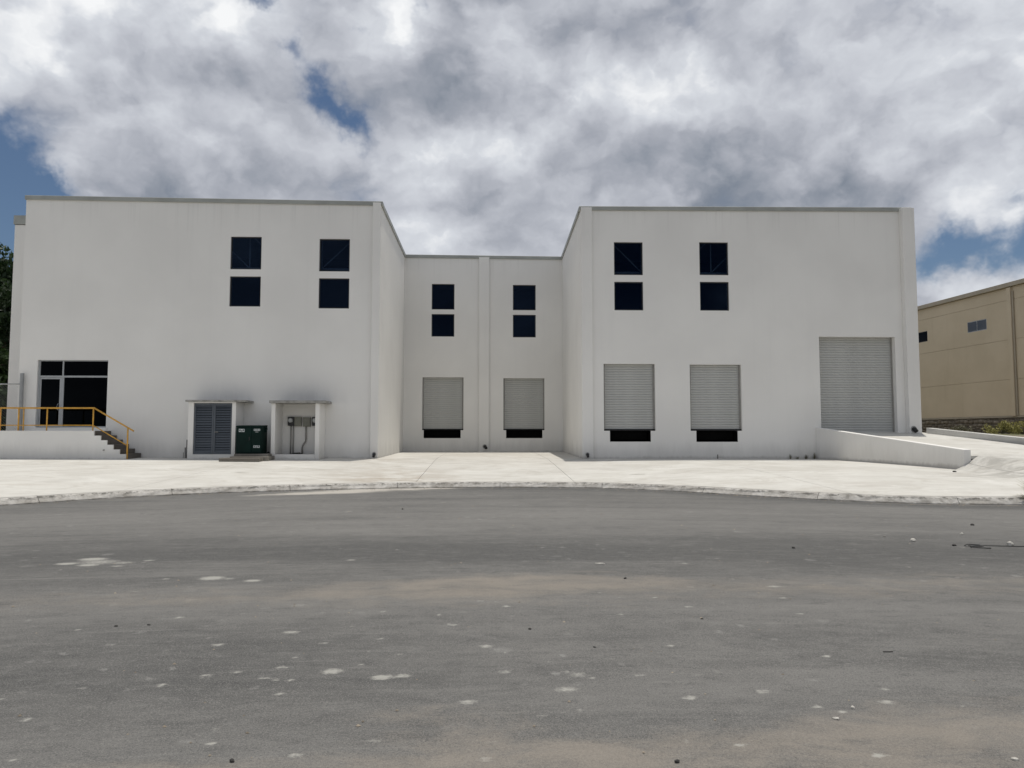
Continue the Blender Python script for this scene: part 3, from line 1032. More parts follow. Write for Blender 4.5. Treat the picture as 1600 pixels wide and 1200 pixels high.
YF, YB = 31.0, 40.5
WIN_L = [(-10.74, -9.45, 8.45, 9.85), (-10.74, -9.45, 6.87, 8.153), (-7.03, -5.75, 8.39, 9.79), (-7.03, -5.75, 6.81, 8.10)]
WIN_C = [(-2.97, -1.715, 8.385, 9.816), (-2.97, -1.715, 6.876, 8.134), (1.53, 2.80, 8.373, 9.796), (1.53, 2.80, 6.855, 8.118)]
WIN_R = [(5.515, 6.76, 8.335, 9.77), (5.515, 6.76, 6.807, 8.044), (9.22, 10.48, 8.36, 9.80), (9.22, 10.48, 6.816, 8.07)]
DOORS_C = [(-3.45, -1.19, 1.72, 4.62), (1.005, 3.275, 1.72, 4.58)]
PITS_C = [(-3.357, -1.338, 1.28, 1.72), (1.155, 3.152, 1.28, 1.72)]
DOORS_R = [(5.025, 7.224, 1.665, 4.505), (8.72, 10.94, 1.665, 4.49)]
PITS_R = [(5.274, 7.013, 1.205, 1.665), (8.961, 10.739, 1.195, 1.665)]
BIG = (14.36, 17.69, 1.55, 5.713)
ENTR = (-18.49, -15.63, 1.80, 4.59)

WH = empty('warehouse', (0, 36, 0.5), 'large white industrial building with two wings round a recessed loading bay', 'building')


def wbuild(mb, name, m=None, **kw):
    return mb.build(name, m or M_WALL, WH, **kw)


mb = MB()
wall_with_holes(mb, -19.23, -4.45, -0.3, TOP_L, WIN_L + [ENTR], YF, 0.30)
wbuild(mb, 'front_wall')
mb = MB()
wall_with_holes(mb, 4.09, 18.58, -0.3, TOP_R, WIN_R + DOORS_R + PITS_R + [BIG], YF, 0.30)
wbuild(mb, 'front_wall')
mb = MB()
wall_with_holes(mb, -4.75, 4.58, -0.3, TOP_C, WIN_C + DOORS_C + PITS_C, YB, 0.30)
wbuild(mb, 'front_wall')
mb = MB()   # side of the left wing, facing the bay
mb.hexa([(-4.75, YF + .3, -.3), (-4.45, YF, -.3), (-4.47, YB, -.3), (-4.77, YB, -.3), (-4.75, YF + .3, 11.27), (-4.45, YF, 11.27), (-4.47, YB, 11.30), (-4.77, YB, 11.30)])
wbuild(mb, 'side_wall')
mb = MB()
mb.hexa([(4.09, YF, -.3), (4.39, YF + .3, -.3), (4.58, YB, -.3), (4.28, YB, -.3), (4.09, YF, 11.16), (4.39, YF + .3, 11.16), (4.58, YB, 11.26), (4.28, YB, 11.26)])
wbuild(mb, 'side_wall')
mb = MB()
mb.box(-19.23, -18.93, YF + .3, 75, -.3, 11.3)
wbuild(mb, 'side_wall')
mb = MB()
mb.box(18.28, 18.58, YF + .3, 75, -.3, 11.2)
wbuild(mb, 'side_wall')
mb = MB()
mb.box(-19.23, 18.58, 75.0, 75.3, -.3, 11.2)
wbuild(mb, 'rear_wall')
# set-back block at the left flank
mb = MB()
mb.box(-21.62, -19.235, 34.1, 40.0, -.3, 11.12)
wbuild(mb, 'side_block')
mb = MB()
mb.box(-21.66, -19.235, 34.05, 40.05, 11.14, 11.55)
wbuild(mb, 'coping', M_COPE)
mb = MB()
mb.box(-21.63, -19.24, 34.09, 39.9, 11.12, 11.14)
wbuild(mb, 'coping_joint', M_PVC)
# roof and floor
mb = MB()
mb.box(-18.9, 18.27, YB + .35, 74.9, 10.7, 10.85)
mb.box(-18.9, -4.8, YF + .35, YB + .35, 10.7, 10.85)
mb.box(4.62, 18.27, YF + .35, YB + .35, 10.7, 10.85)
wbuild(mb, 'roof', M_COPE)
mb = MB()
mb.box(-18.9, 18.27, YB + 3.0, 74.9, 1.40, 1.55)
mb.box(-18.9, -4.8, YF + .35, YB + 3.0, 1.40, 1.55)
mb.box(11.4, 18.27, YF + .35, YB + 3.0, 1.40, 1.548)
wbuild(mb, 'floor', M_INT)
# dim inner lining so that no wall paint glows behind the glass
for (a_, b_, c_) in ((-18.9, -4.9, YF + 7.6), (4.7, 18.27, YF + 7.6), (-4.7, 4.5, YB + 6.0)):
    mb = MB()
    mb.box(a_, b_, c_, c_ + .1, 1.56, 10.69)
    wbuild(mb, 'dark_lining', M_INT)


def coping(x0, x1, ztop, y, n=1, y2=None):
    mb = MB()
    za, zb = ztop(x0), ztop(x1)
    mb.hexa([(x0, y - .06, za - .035), (x1, y - .06, zb - .035), (x1, y + .36, zb + .004), (x0, y + .36, za + .004),
             (x0, y - .05, za + .15), (x1, y - .05, zb + .15), (x1, y + .36, zb + .15), (x0, y + .36, za + .15)])
    return wbuild(mb, 'coping', M_COPE, bevel=0.012, segs=1)


coping(-19.28, -4.38, TOP_L, YF)
coping(4.02, 18.60, TOP_R, YF)
coping(-4.50, 4.24, TOP_C, YB)
mb = MB()
mb.hexa([(-4.80, YF + .37, 11.275), (-4.395, YF + .32, 11.235), (-4.415, YB - .06, 11.265), (-4.82, YB - .06, 11.305), (-4.80, YF + .37, 11.42), (-4.395, YF + .32, 11.42), (-4.415, YB - .06, 11.45), (-4.82, YB - .06, 11.45)])
wbuild(mb, 'coping', M_COPE)
mb = MB()
mb.hexa([(4.03, YF + .37, 11.13), (4.44, YF + .37, 11.165), (4.63, YB - .06, 11.265), (4.225, YB - .06, 11.225), (4.03, YF + .37, 11.31), (4.44, YF + .37, 11.31), (4.63, YB - .06, 11.41), (4.225, YB - .06, 11.41)])
wbuild(mb, 'coping', M_COPE)


def pilaster(x0, x1, y, z1, depth):
    mb = MB()
    mb.box(x0, x1, y - depth, y - 0.002, -0.3, z1)
    return wbuild(mb, 'pilaster', bevel=0.012)


pilaster(-4.78, -4.452, YF, 11.335, 0.13)
pilaster(4.092, 4.56, YF, 11.245, 0.10)
pilaster(18.05, 18.583, YF, 11.33, 0.28)
pilaster(-0.355, 0.215, YB, 11.30, 0.14)


def window(h, y, glass=M_GLASS):
    x0, x1, z0, z1 = h
    f = MB()
    t = 0.045
    yy = y + 0.07
    f.box(x0, x0 + t, yy, yy + .06, z0, z1)
    f.box(x1 - t, x1, yy, yy + .06, z0, z1)
    f.box(x0 + t, x1 - t, yy, yy + .06, z0, z0 + t)
    f.box(x0 + t, x1 - t, yy, yy + .06, z1 - t, z1)
    fr = f.build('window', M_DARKFR, WH)
    g = MB()
    g.box(x0 + t, x1 - t, yy + .028, yy + .036, z0 + t, z1 - t)
    g.build('pane', glass, fr)
    # rear lining keeps the reveal dark
    return fr


for h in WIN_L + WIN_R:
    window(h, YF)
for h in WIN_C:
    window(h, YB)


def truss(x0, nodes, zl, zu, y, centre):
    mb = MB()
    x1 = x0 + nodes * 1.545
    mb.box(x0, x1, y, y + .07, zl, zl + .09)
    mb.box(x0, x1, y, y + .07, zu, zu + .09)
    for k in range(nodes + 1):
        x = x0 + k * 1.545
        mb.box(x - .022, x + .022, y - .02, y - .001, zl, zu + .09)
        if k < nodes:
            a = (x, x + 1.545) if (x + .77) < centre else (x + 1.545, x)   # (foot on top, foot at bottom)
            mb.tube([(a[0], y - .03, zu), (a[1], y - .03, zl + .06)], 0.027, 6)
    return mb.build('roof_truss', M_STEEL, WH)


truss(-10.16 - 1.545 * 5, 8, 8.60, 10.15, YF + 0.75, -9.0)
truss(6.85 - 1.545 * 1, 8, 8.55, 10.15, YF + 0.75, 8.0)


def slat_mesh(w, pitch):
    prof = [(0.010, 0.0), (0.002, 0.008), (-0.012, 0.020), (-0.018, 0.046), (-0.017, 0.076), (-0.010, 0.092), (0.000, 0.099), (0.012, 0.1075)]
    sc = pitch / 0.1075
    mb = MB()
    for (yy, zz) in prof:
        mb.v += [(0, yy, zz * sc), (w, yy, zz * sc)]
    for k in range(len(prof) - 1):
        mb.f.append((2 * k, 2 * k + 1, 2 * k + 3, 2 * k + 2))
    me = bpy.data.meshes.new('slat')
    me.from_pydata(mb.v, [], mb.f)
    me.materials.append(M_SHUT)
    return me


def roll_up_door(h, y, rec, bottom, pitch=0.1075, guide=0.07):
    x0, x1, z0, z1 = h
    yy = y + rec
    # the bottom bar carries the slats and the side guides
    g = MB()
    hb = bottom * .5
    g.box(x0 + guide + .004, x1 - guide - .004, yy - .03, yy + .03, z0 + .008, z0 + hb)
    d = g.build('roll_up_door', M_SHUT, WH)
    for (ga, gb) in ((x0 + .002, x0 + guide), (x1 - guide, x1 - .002)):
        g = MB()
        g.box(ga, gb, yy - .05, yy + .04, z0 + .002, z1 - .002)
        g.build('guide', M_GUIDE, d)
    bmb = MB()
    bmb.box(x0 + .004, x1 - .004, yy - .085, yy - .055, z0 + .004, z0 + bottom)
    bmb.build('bottom_seal', M_RUB, d)
    w = x1 - x0 - 2 * guide + .04
    n = int(round((z1 - z0 - bottom * 0.6) / pitch))
    p = (z1 - z0 - bottom * 0.6) / n
    me = slat_mesh(w, p)
    for k in range(n):
        o = bpy.data.objects.new('slat', me)
        COL.objects.link(o)
        o.parent = d
        o.matrix_parent_inverse = Matrix.Identity(4)
        o.location = (x0 + guide - .02, yy + .012 + random.uniform(-.002, .002), z0 + bottom * 0.6 + k * p)
        o.rotation_euler = (random.uniform(-.02, .02), 0, 0)
    return d


def dock_pit(h, y):
    x0, x1, z0, z1 = h
    mb = MB()
    a, b_ = y + .012, y + 1.5
    i = 0.004
    mb.quad((x0 + i, a, z0 + i), (x1 - i, a, z0 + i), (x1 - i, b_, z0 + i), (x0 + i, b_, z0 + i))
    mb.quad((x0 + i, y + .3, z1 + .02), (x1 - i, y + .3, z1 + .02), (x1 - i, b_, z1 + .02), (x0 + i, b_, z1 + .02))
    mb.quad((x0 + i, b_, z0 + i), (x1 - i, b_, z0 + i), (x1 - i, b_, z1 + .02), (x0 + i, b_, z1 + .02))
    mb.quad((x0 + i, a, z0 + i), (x0 + i, b_, z0 + i), (x0 + i, b_, z1 - i), (x0 + i, a, z1 - i))
    mb.quad((x1 - i, a, z0 + i), (x1 - i, b_, z0 + i), (x1 - i, b_, z1 - i), (x1 - i, a, z1 - i))
    p = mb.build('dock_pit', M_PIT, WH)
    lp = MB()
    lp.box(x0 + .06, x1 - .06, y + .45, y + .50, z0 + .08, z1 - .03)
    lp.build('leveller_lip', M_PIT, p)


for h in DOORS_C:
    roll_up_door(h, YB, 0.20, 0.075)
for h in DOORS_R:
    roll_up_door(h, YF, 0.18, 0.075)
for h in PITS_C:
    dock_pit(h, YB)
for h in PITS_R:
    dock_pit(h, YF)
roll_up_door(BIG, YF, 0.29, 0.05, 0.1085, 0.05)


# ---- glazed entrance
def entrance():
    x0, x1, z0, z1 = ENTR
    y = YF + .08
    f = MB()
    t = .075
    tr0, tr1 = 3.87, 3.945
    mx_ = -17.52
    f.box(x0, x0 + t, y, y + .09, z0, z1)
    f.box(x1 - t * .6, x1, y, y + .09, z0, z1)
    f.box(x0 + t, x1 - t * .6, y, y + .09, z1 - t * .6, z1)
    f.box(x0 + t, x1 - t * .6, y, y + .09, tr0, tr1)
    f.box(mx_, mx_ + .055, y + .001, y + .089, tr1, z1 - t * .6)
    f.box(mx_, mx_ + .08, y + .001, y + .089, z0, tr0)
    f.box(mx_ + .08, x1 - t * .6, y + .001, y + .089, z0, z0 + .05)
    e = f.build('glazed_entrance', M_ALU, WH)
    for (a, b_, c, d_) in ((x0 + t, mx_, tr1, z1 - t * .6), (mx_ + .055, x1 - t * .6, tr1, z1 - t * .6), (mx_ + .08, x1 - t * .6, z0 + .05, tr0)):
        g = MB()
        g.box(a, b_, y + .04, y + .048, c, d_)
        g.build('pane', M_GLASSD, e)
    dl = MB()
    a, b_ = x0 + t + .008, mx_ - .008
    dl.box(a, a + .045, y + .012, y + .06, z0 + .01, tr0 - .008)
    dl.box(b_ - .085, b_, y + .012, y + .06, z0 + .01, tr0 - .008)
    dl.box(a + .045, b_ - .085, y + .012, y + .06, tr0 - .07, tr0 - .008)
    dl.box(a + .045, b_ - .085, y + .012, y + .06, z0 + .01, z0 + .10)
    dl.build('door_frame', M_ALU, e)
    g = MB()
    g.box(a + .045, b_ - .085, y + .034, y + .042, z0 + .10, tr0 - .07)
    g.build('door_pane', M_GLASSD, e)
    hd = MB()
    xh = b_ - .10
    hd.tube([(xh, y + .01, 2.52), (xh - .01, y - .05, 2.55), (xh - .03, y - .06, 2.65), (xh - .01, y - .05, 2.76), (xh, y + .01, 2.78)], .014, 8)
    hd.build('door_handle', M_ALU, e, smooth=True)
    th = MB()
    th.box(x0 - .05, x1 + .05, YF - .18, YF - .002, 1.60, 1.795)
    wbuild(th, 'threshold', bevel=.008)
    # dark lobby behind the glass
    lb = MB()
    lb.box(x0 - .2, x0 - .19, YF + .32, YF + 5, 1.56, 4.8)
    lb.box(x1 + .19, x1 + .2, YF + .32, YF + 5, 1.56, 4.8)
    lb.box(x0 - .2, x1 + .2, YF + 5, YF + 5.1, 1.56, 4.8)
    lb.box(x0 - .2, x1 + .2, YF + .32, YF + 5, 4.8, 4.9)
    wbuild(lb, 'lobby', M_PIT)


entrance()


# ---- rain-water outlets at the feet of the pilasters
def spout(x, y, z, lean=0.0, r=0.055):
    mb = MB()
    mb.tube([(x, y + .02, z), (x + lean * .3, y - .06, z - .005), (x + lean, y - .16, z - .10)], r, 12)
    o = mb.build('drain_spout', M_PVC, WH, smooth=False)
    rm = MB()
    rm.tube([(x, y - .012, z), (x, y - .001, z)], r * 1.55, 14)
    rm.build('drain_collar', M_PVCR, o)


spout(-4.60, YF - .13, 0.70)
spout(4.30, YF - .10, 0.68)
spout(-0.02, YB - .14, 0.83, 0.09, 0.075)
spout(18.22, YF - .28, 1.74, 0.02, 0.085)


# ------------------------------------------------------------------ utility housings
def louvre_housing():
    r = empty('louvre_housing', (-10.9, 30.5, .55), 'small white masonry housing with grey double louvre doors', 'housing')
    x0, x1, y0, y1 = -11.90, -10.02, 30.0, 30.995
    ox0, ox1, oz0, oz1 = -11.69, -10.17, 0.72, 2.775
    mb = MB()
    wall_with_holes(mb, x0, x1, 0.35, lambda x: 2.82, [(ox0, ox1, oz0, oz1)], y0, 0.14)
    mb.box(x0, x0 + .14, y0 + .141, y1, 0.35, 2.82)
    mb.box(x1 - .14, x1, y0 + .141, y1, 0.35, 2.82)
    mb.build('wall', M_WALL, r)
    mb = MB()
    mb.box(x0 - .10, x1 + .40, y0 - .10, y1, 2.823, 2.90)
    mb.build('roof_slab', M_SLABROOF, r, bevel=.01)
    bk = MB()
    bk.box(ox0 + .01, ox1 - .01, y0 + .20, y0 + .21, oz0, oz1)
    bk.build('dark_backing', M_PIT, r)
    mid = (ox0 + ox1) / 2 + .02
    for (a, b_) in ((ox0 + .006, mid - .004), (mid + .004, ox1 - .006)):
        f = MB()
        yy = y0 + .05
        s = .065
        f.box(a, a + s, yy, yy + .05, oz0 + .006, oz1 - .006)
        f.box(b_ - s, b_, yy, yy + .05, oz0 + .006, oz1 - .006)
        f.box(a + s, b_ - s, yy, yy + .05, oz0 + .006, oz0 + .08)
        f.box(a + s, b_ - s, yy, yy + .05, oz1 - .10, oz1 - .006)
        d = f.build('louvre_door', M_LOUV, r)
        n = 19
        zz = np.linspace(oz0 + .09, oz1 - .18, n)
        lm = MB()
        w = b_ - a - 2 * s
        lm.hexa([(0, -.020, 0), (w, -.020, 0), (w, -.014, 0), (0, -.014, 0), (0, .026, .082), (w, .026, .082), (w, .032, .082), (0, .032, .082)])
        me = bpy.data.meshes.new('slat')
        me.from_pydata(lm.v, [], lm.f)
        me.materials.append(M_LOUV)
        for z in zz:
            o = bpy.data.objects.new('slat', me)
            COL.objects.link(o)
            o.parent = d
            o.location = (a + s, yy + .022, z)
            o.rotation_euler = (random.uniform(-.05, .05), 0, 0)
    hd = MB()
    hd.box(mid + .05, mid + .19, y0 + .035, y0 + .05, 1.60, 1.625)
    hd.build('door_handle', M_COND, r)


louvre_housing()


def meter_housing():
    r = empty('meter_housing', (-7.6, 30.4, .55), 'open fronted white masonry niche sheltering electricity meters', 'housing')
    x0, x1, y0, y1 = -8.58, -6.66, 29.9, 30.995
    mb = MB()
    mb.box(x0, x0 + .16, y0, y1, 0.35, 2.77)
    mb.build('wall', M_WALL, r, bevel=.012)
    mb = MB()
    mb.box(x1 - .17, x1, y0, y1, 0.35, 2.77)
    mb.build('wall', M_WALL, r, bevel=.012)
    mb = MB()
    mb.box(x0 + .161, x1 - .171, y0 + .002, y0 + .13, 0.35, 0.72)
    mb.build('low_front_wall', M_WALL, r, bevel=.01)
    mb = MB()
    mb.box(x0 + .161, x1 - .171, y0 + .131, y1, 0.35, 0.70)
    mb.build('floor', M_RAW, r)
    mb = MB()
    mb.box(x0 - .07, x1 + .25, y0 - .10, y1, 2.773, 2.88)
    mb.build('roof_slab', M_SLABROOF, r, bevel=.01)


meter_housing()


def meters():
    y = 30.985

    def meter(x0, x1, z0, z1, label):
        t = empty('electricity_meter', ((x0 + x1) / 2, y, z0), label, 'meter', 'electricity meters in the open niche')
        mb = MB()
        mb.box(x0, x1, y - .12, y, z0, z1)
        mb.build('case', M_BLACKP, t, bevel=.01)
        cx, cz = (x0 + x1) / 2 - .01, (z0 + z1) / 2 + .04
        mb = MB()
        mb.tube([(cx, y - .115, cz), (cx, y - .19, cz)], [.10, .085], 16)
        mb.build('cover', M_METER, t)
        mb = MB()
        mb.box(cx - .045, cx + .045, y - .196, y - .191, cz - .01, cz + .035)
        mb.build('dial', M_LABEL, t)
    meter(-8.18, -7.92, 1.87, 2.24, 'black meter with pale round cover at the left end of the row')
    meter(-7.18, -6.93, 1.87, 2.24, 'black meter half hidden behind the right pier of the niche')

    def box(x0, x1, label, dz=0.0):
        t = empty('junction_box', ((x0 + x1) / 2, y, 1.85), label, 'junction box', 'boxes between the electricity meters')
        mb = MB()
        mb.box(x0, x1, y - .10, y, 1.85 + dz, 2.235 + dz)
        mb.build('case', M_BOX, t, bevel=.006)
        mb = MB()
        mb.box(x0 + .03, x1 - .03, y - .112, y - .101, 1.88 + dz, 2.20 + dz)
        mb.build('lid', M_BOX, t, bevel=.004)
    box(-7.912, -7.62, 'olive grey flat box next to the pale meter')
    box(-7.56, -7.25, 'olive grey box above the bent conduit', -.012)
    for x, lab in ((-8.06, 'straight grey conduit farthest left under the pale meter'), (-7.955, 'straight grey conduit just right of its twin')):
        mb = MB()
        mb.tube([(x, y - .04, 1.87), (x, y - .04, .70)], .026, 10)
        tag(mb.build('conduit', M_COND, smooth=True), lab, 'conduit', 'conduits in the meter niche')
    mb = MB()
    mb.tube([(-7.44, y - .05, 1.84), (-7.44, y - .05, 1.30), (-7.45, y - .05, 1.22), (-7.57, y - .05, 1.05), (-7.585, y - .05, .96), (-7.585, y - .05, .70)], .032, 10)
    tag(mb.build('conduit', M_COND, smooth=True), 'grey conduit with a sideways kink rising to the right box', 'conduit', 'conduits in the meter niche')
    mb = MB()
    for k in range(7):
        a = random.uniform(-7.95, -7.6)
        mb.box(a, a + random.uniform(.05, .14), 30.5 + random.random() * .3, 30.86, .70, .70 + random.uniform(.03, .07))
    tag(mb.build('rubble', M_STONED), 'dark rubble lying on the floor of the meter niche', 'rubble')


meters()


def standpipe():
    t = empty('standpipe', (-12.2, 30.7, .58), 'thin dark water pipe standing left of the louvre housing', 'pipe')
    mb = MB()
    mb.tube([(-12.2, 30.7, .50), (-12.2, 30.7, 1.30)], .018, 8)
    mb.build('riser', M_PVC, t)
    mb = MB()
    mb.tube([(-12.2, 30.7, .95), (-11.905, 30.7, .95)], .022, 8)
    mb.build('branch', M_PVC, t)
    mb = MB()
    mb.tube([(-12.26, 30.72, .50), (-12.27, 30.72, .98)], .02, 8)
    mb.build('riser', M_PVC, t)
    mb = MB()
    mb.tube([(-12.33, 30.72, .50), (-12.34, 30.72, .78)], .018, 8)
    mb.build('riser', M_COND, t)


standpipe()


def transformer():
    t = empty('equipment_plinth', (-9.3, 29.4, .5), 'low dirt stained concrete plinth under the green cabinet', 'plinth')
    mb = MB()
    mb.box(-10.12, -8.60, 28.5, 29.05, .30, .618)
    mb.build('front_step', M_PLINTH, t, bevel=.012)
    mb = MB()
    mb.box(-9.90, -8.42, 29.052, 30.7, .30, .665)
    mb.build('base', M_PLINTH, t, bevel=.012)
    mb = MB()
    mb.box(-9.84, -8.52, 29.35, 30.5, .667, .752)
    mb.build('upper_step', M_PLINTH, t, bevel=.012)

    g = empty('electrical_cabinet', (-9.3, 29.8, .755), 'dark green electrical cabinet with pale stickers on its door', 'cabinet')
    x0, x1, y0, y1, z0, z1 = -9.85, -8.85, 29.55, 30.35, .755, 1.89
    mb = MB()
    mb.box(x0 + .005, x1 - .005, y0 + .03, y1, z0, z1 - .08)
    mb.build('body', M_GREEN, g, bevel=.012)
    mb = MB()
    mb.hexa([(x0, y0 - .01, z1 - .078), (x1, y0 - .01, z1 - .078), (x1, y1 + .02, z1 - .078), (x0, y1 + .02, z1 - .078), (x0, y0 - .01, z1 - .03), (x1, y0 - .01, z1 - .03), (x1, y1 + .02, z1), (x0, y1 + .02, z1)])
    mb.build('lid', M_GREEN, g, bevel=.012)
    mid = (x0 + x1) / 2 + .12
    for a, b_ in ((x0 + .02, mid - .006), (mid + .006, x1 - .02)):
        mb = MB()
        mb.box(a, b_, y0, y0 + .028, z0 + .05, z1 - .10)
        mb.build('door', M_GREEN, g, bevel=.008)
    mb = MB()
    mb.box(mid - .10, mid - .07, y0 - .025, y0 - .001, 1.28, 1.42)
    mb.build('door_handle', M_BLACKP, g, bevel=.005)

    def sticker(a, b_, c, d_, rows):
        mb = MB()
        mb.box(a, b_, y0 - .003, y0 - .0005, c, d_)
        s = mb.build('sticker', M_LABEL, g)
        pr = MB()
        for (u0, u1, v0, v1) in rows:
            pr.box(a + (b_ - a) * u0, a + (b_ - a) * u1, y0 - .0042, y0 - .0031, c + (d_ - c) * v0, c + (d_ - c) * v1)
        pr.build('print', M_PRINT, s)
    sticker(-9.735, -9.51, 1.615, 1.735, [(.08, .32, .25, .8), (.40, .62, .15, .55), (.70, .92, .3, .85)])
    sticker(-9.15, -8.90, 1.660, 1.735, [(.06, .20, .2, .8), (.28, .42, .2, .8), (.50, .64, .2, .8), (.74, .92, .3, .7)])
    mb = MB()
    mb.box(-9.09, -8.97, y0 - .003, y0 - .0005, 1.605, 1.622)
    mb.build('sticker', M_LABEL, g)
    sticker(-9.15, -8.905, .99, 1.08, [(.10, .25, .2, .8), (.35, .60, .15, .6), (.68, .9, .3, .9)])
    # bolted bracket on the right flank
    mb = MB()
    mb.box(x1 - .004, x1 + .07, 30.0, 30.12, 1.70, 1.80)
    mb.box(x1 - .004, x1 + .05, 30.02, 30.10, 1.62, 1.69)
    mb.build('bracket', M_GREEN, g)
    mb = MB()
    mb.tube([(x1 + .06, 30.2, .72), (x1 + .12, 30.15, .78), (x1 + .16, 30.1, .73)], .05, 8)
    tag(mb.build('hose', M_PVC), 'short black hose end lying beside the green cabinet', 'hose')


transformer()


# ------------------------------------------------------------------ entrance landing, stairs, railing
def landing():
    t = empty('entrance_landing', (-18, 30.3, .55), 'raised white concrete landing with steps below the glass entrance', 'landing')
    mb = MB()
    mb.box(-30, -15.43, 29.7, 30.995, .30, 1.62)
    mb.build('front_wall', M_WALL, t)
    mb = MB()
    mb.box(-30, -15.427, 29.69, 30.995, 1.6205, 1.665)
    mb.build('landing_slab', M_WALL, t, bevel=.008)
    mb = MB()
    mb.box(-15.42, -15.41, 29.76, 30.99, .31, 1.66)
    mb.build('step', M_RAW, t)
    xr = [-15.409, -15.165, -14.915, -14.665, -14.41, -14.16]
    zt = [1.665, 1.482, 1.30, 1.12, .935, .75]
    for k in range(5):
        mb = MB()
        mb.box(xr[k] + .001, xr[k + 1], 29.76, 30.99, .30 - k * .001, zt[k + 1])
        mb.build('step', M_RAW, t, bevel=.006)
    # white side wall whose top follows the steps
    mb = MB()
    for k in range(5):
        mb.box(-15.43 if k == 0 else xr[k], xr[k + 1] - .0005, 29.70, 29.757, .30, zt[k + 1] - .012)
    mb.build('stringer', M_WALL, t)
    mb = MB()
    mb.tube([(-15.02, 29.66, .90), (-15.02, 29.72, .90)], .03, 10)
    mb.build('weep_pipe', M_COND, t)


landing()


def railing():
    t = empty('handrail', (-17, 29.78, 1.66), 'yellow steel tube railing along the landing and down the steps', 'railing')
    y = 29.80
    r = .026

    def part(name, pts, rad=r):
        mb = MB()
        mb.tube(pts, rad, 10)
        return mb.build(name, M_YEL, t, smooth=True)
    zt, zm = 2.56, 1.88
    part('top_rail', [(-30, y, zt), (-15.50, y, zt)], .034)
    part('mid_rail', [(-30, y, zm), (-15.53, y, zm)], .02)
    for x in (-21.2, -19.12, -17.32, -15.53):
        part('post', [(x, y, 1.63), (x, y, zt)])
    part('post', [(-18.42, y, 1.63), (-18.42, y, zt)], .03)
    part('post', [(-18.24, y + .02, 1.63), (-18.24, y + .02, zt)], .022)
    part('top_rail', [(-15.50, y, zt), (-13.93, y, 1.645)], .03)
    part('mid_rail', [(-15.53, y, zm), (-14.16, y, 1.07)], .02)
    part('post', [(-14.15, y - .03, .50), (-14.15, y - .03, 1.77)], .03)
    part('post', [(-14.21, y + .09, .56), (-14.21, y + .09, 1.79)], .025)


railing()


# ------------------------------------------------------------------ ramp walls
def ramp_walls():
    mb = MB()
    pa = [(14.11, 30.995), (14.99, 22.62)]
    th = .23

    def ztop(y):
        return 1.06 + (1.80 - 1.06) * (y - 22.62) / (31 - 22.62)
    mb.hexa([(pa[1][0], 22.62, .1), (pa[1][0] + th, 22.62, .1), (pa[0][0] + th, 30.995, .1), (pa[0][0], 30.995, .1),
             (pa[1][0], 22.62, ztop(22.62)), (pa[1][0] + th, 22.62, ztop(22.62)), (pa[0][0] + th, 30.995, ztop(31)), (pa[0][0], 30.995, ztop(31))])
    o = mb.build('ramp_wall', M_WALL, bevel=.015)
    tag(o, 'long low white wall sloping down along the ramp to the big shutter', 'wall')
    mb = MB()
    mb.hexa([(20.45, 21.5, .2), (20.70, 21.5, .2), (19.00, 30.7, .2), (18.75, 30.7, .2),
             (20.45, 21.5, .99), (20.70, 21.5, .99), (19.00, 30.7, 1.79), (18.75, 30.7, 1.79)])
    o = mb.build('ramp_kerb', M_KERBW, bevel=.012)
    tag(o, 'low pale concrete upstand along the right edge of the ramp', 'kerb wall')


M_KERBW = concrete_material('pale_kerb_concrete', (0.50, 0.49, 0.46), (0.60, 0.59, 0.56), (0.40, 0.37, 0.33), 0.4)
ramp_walls()


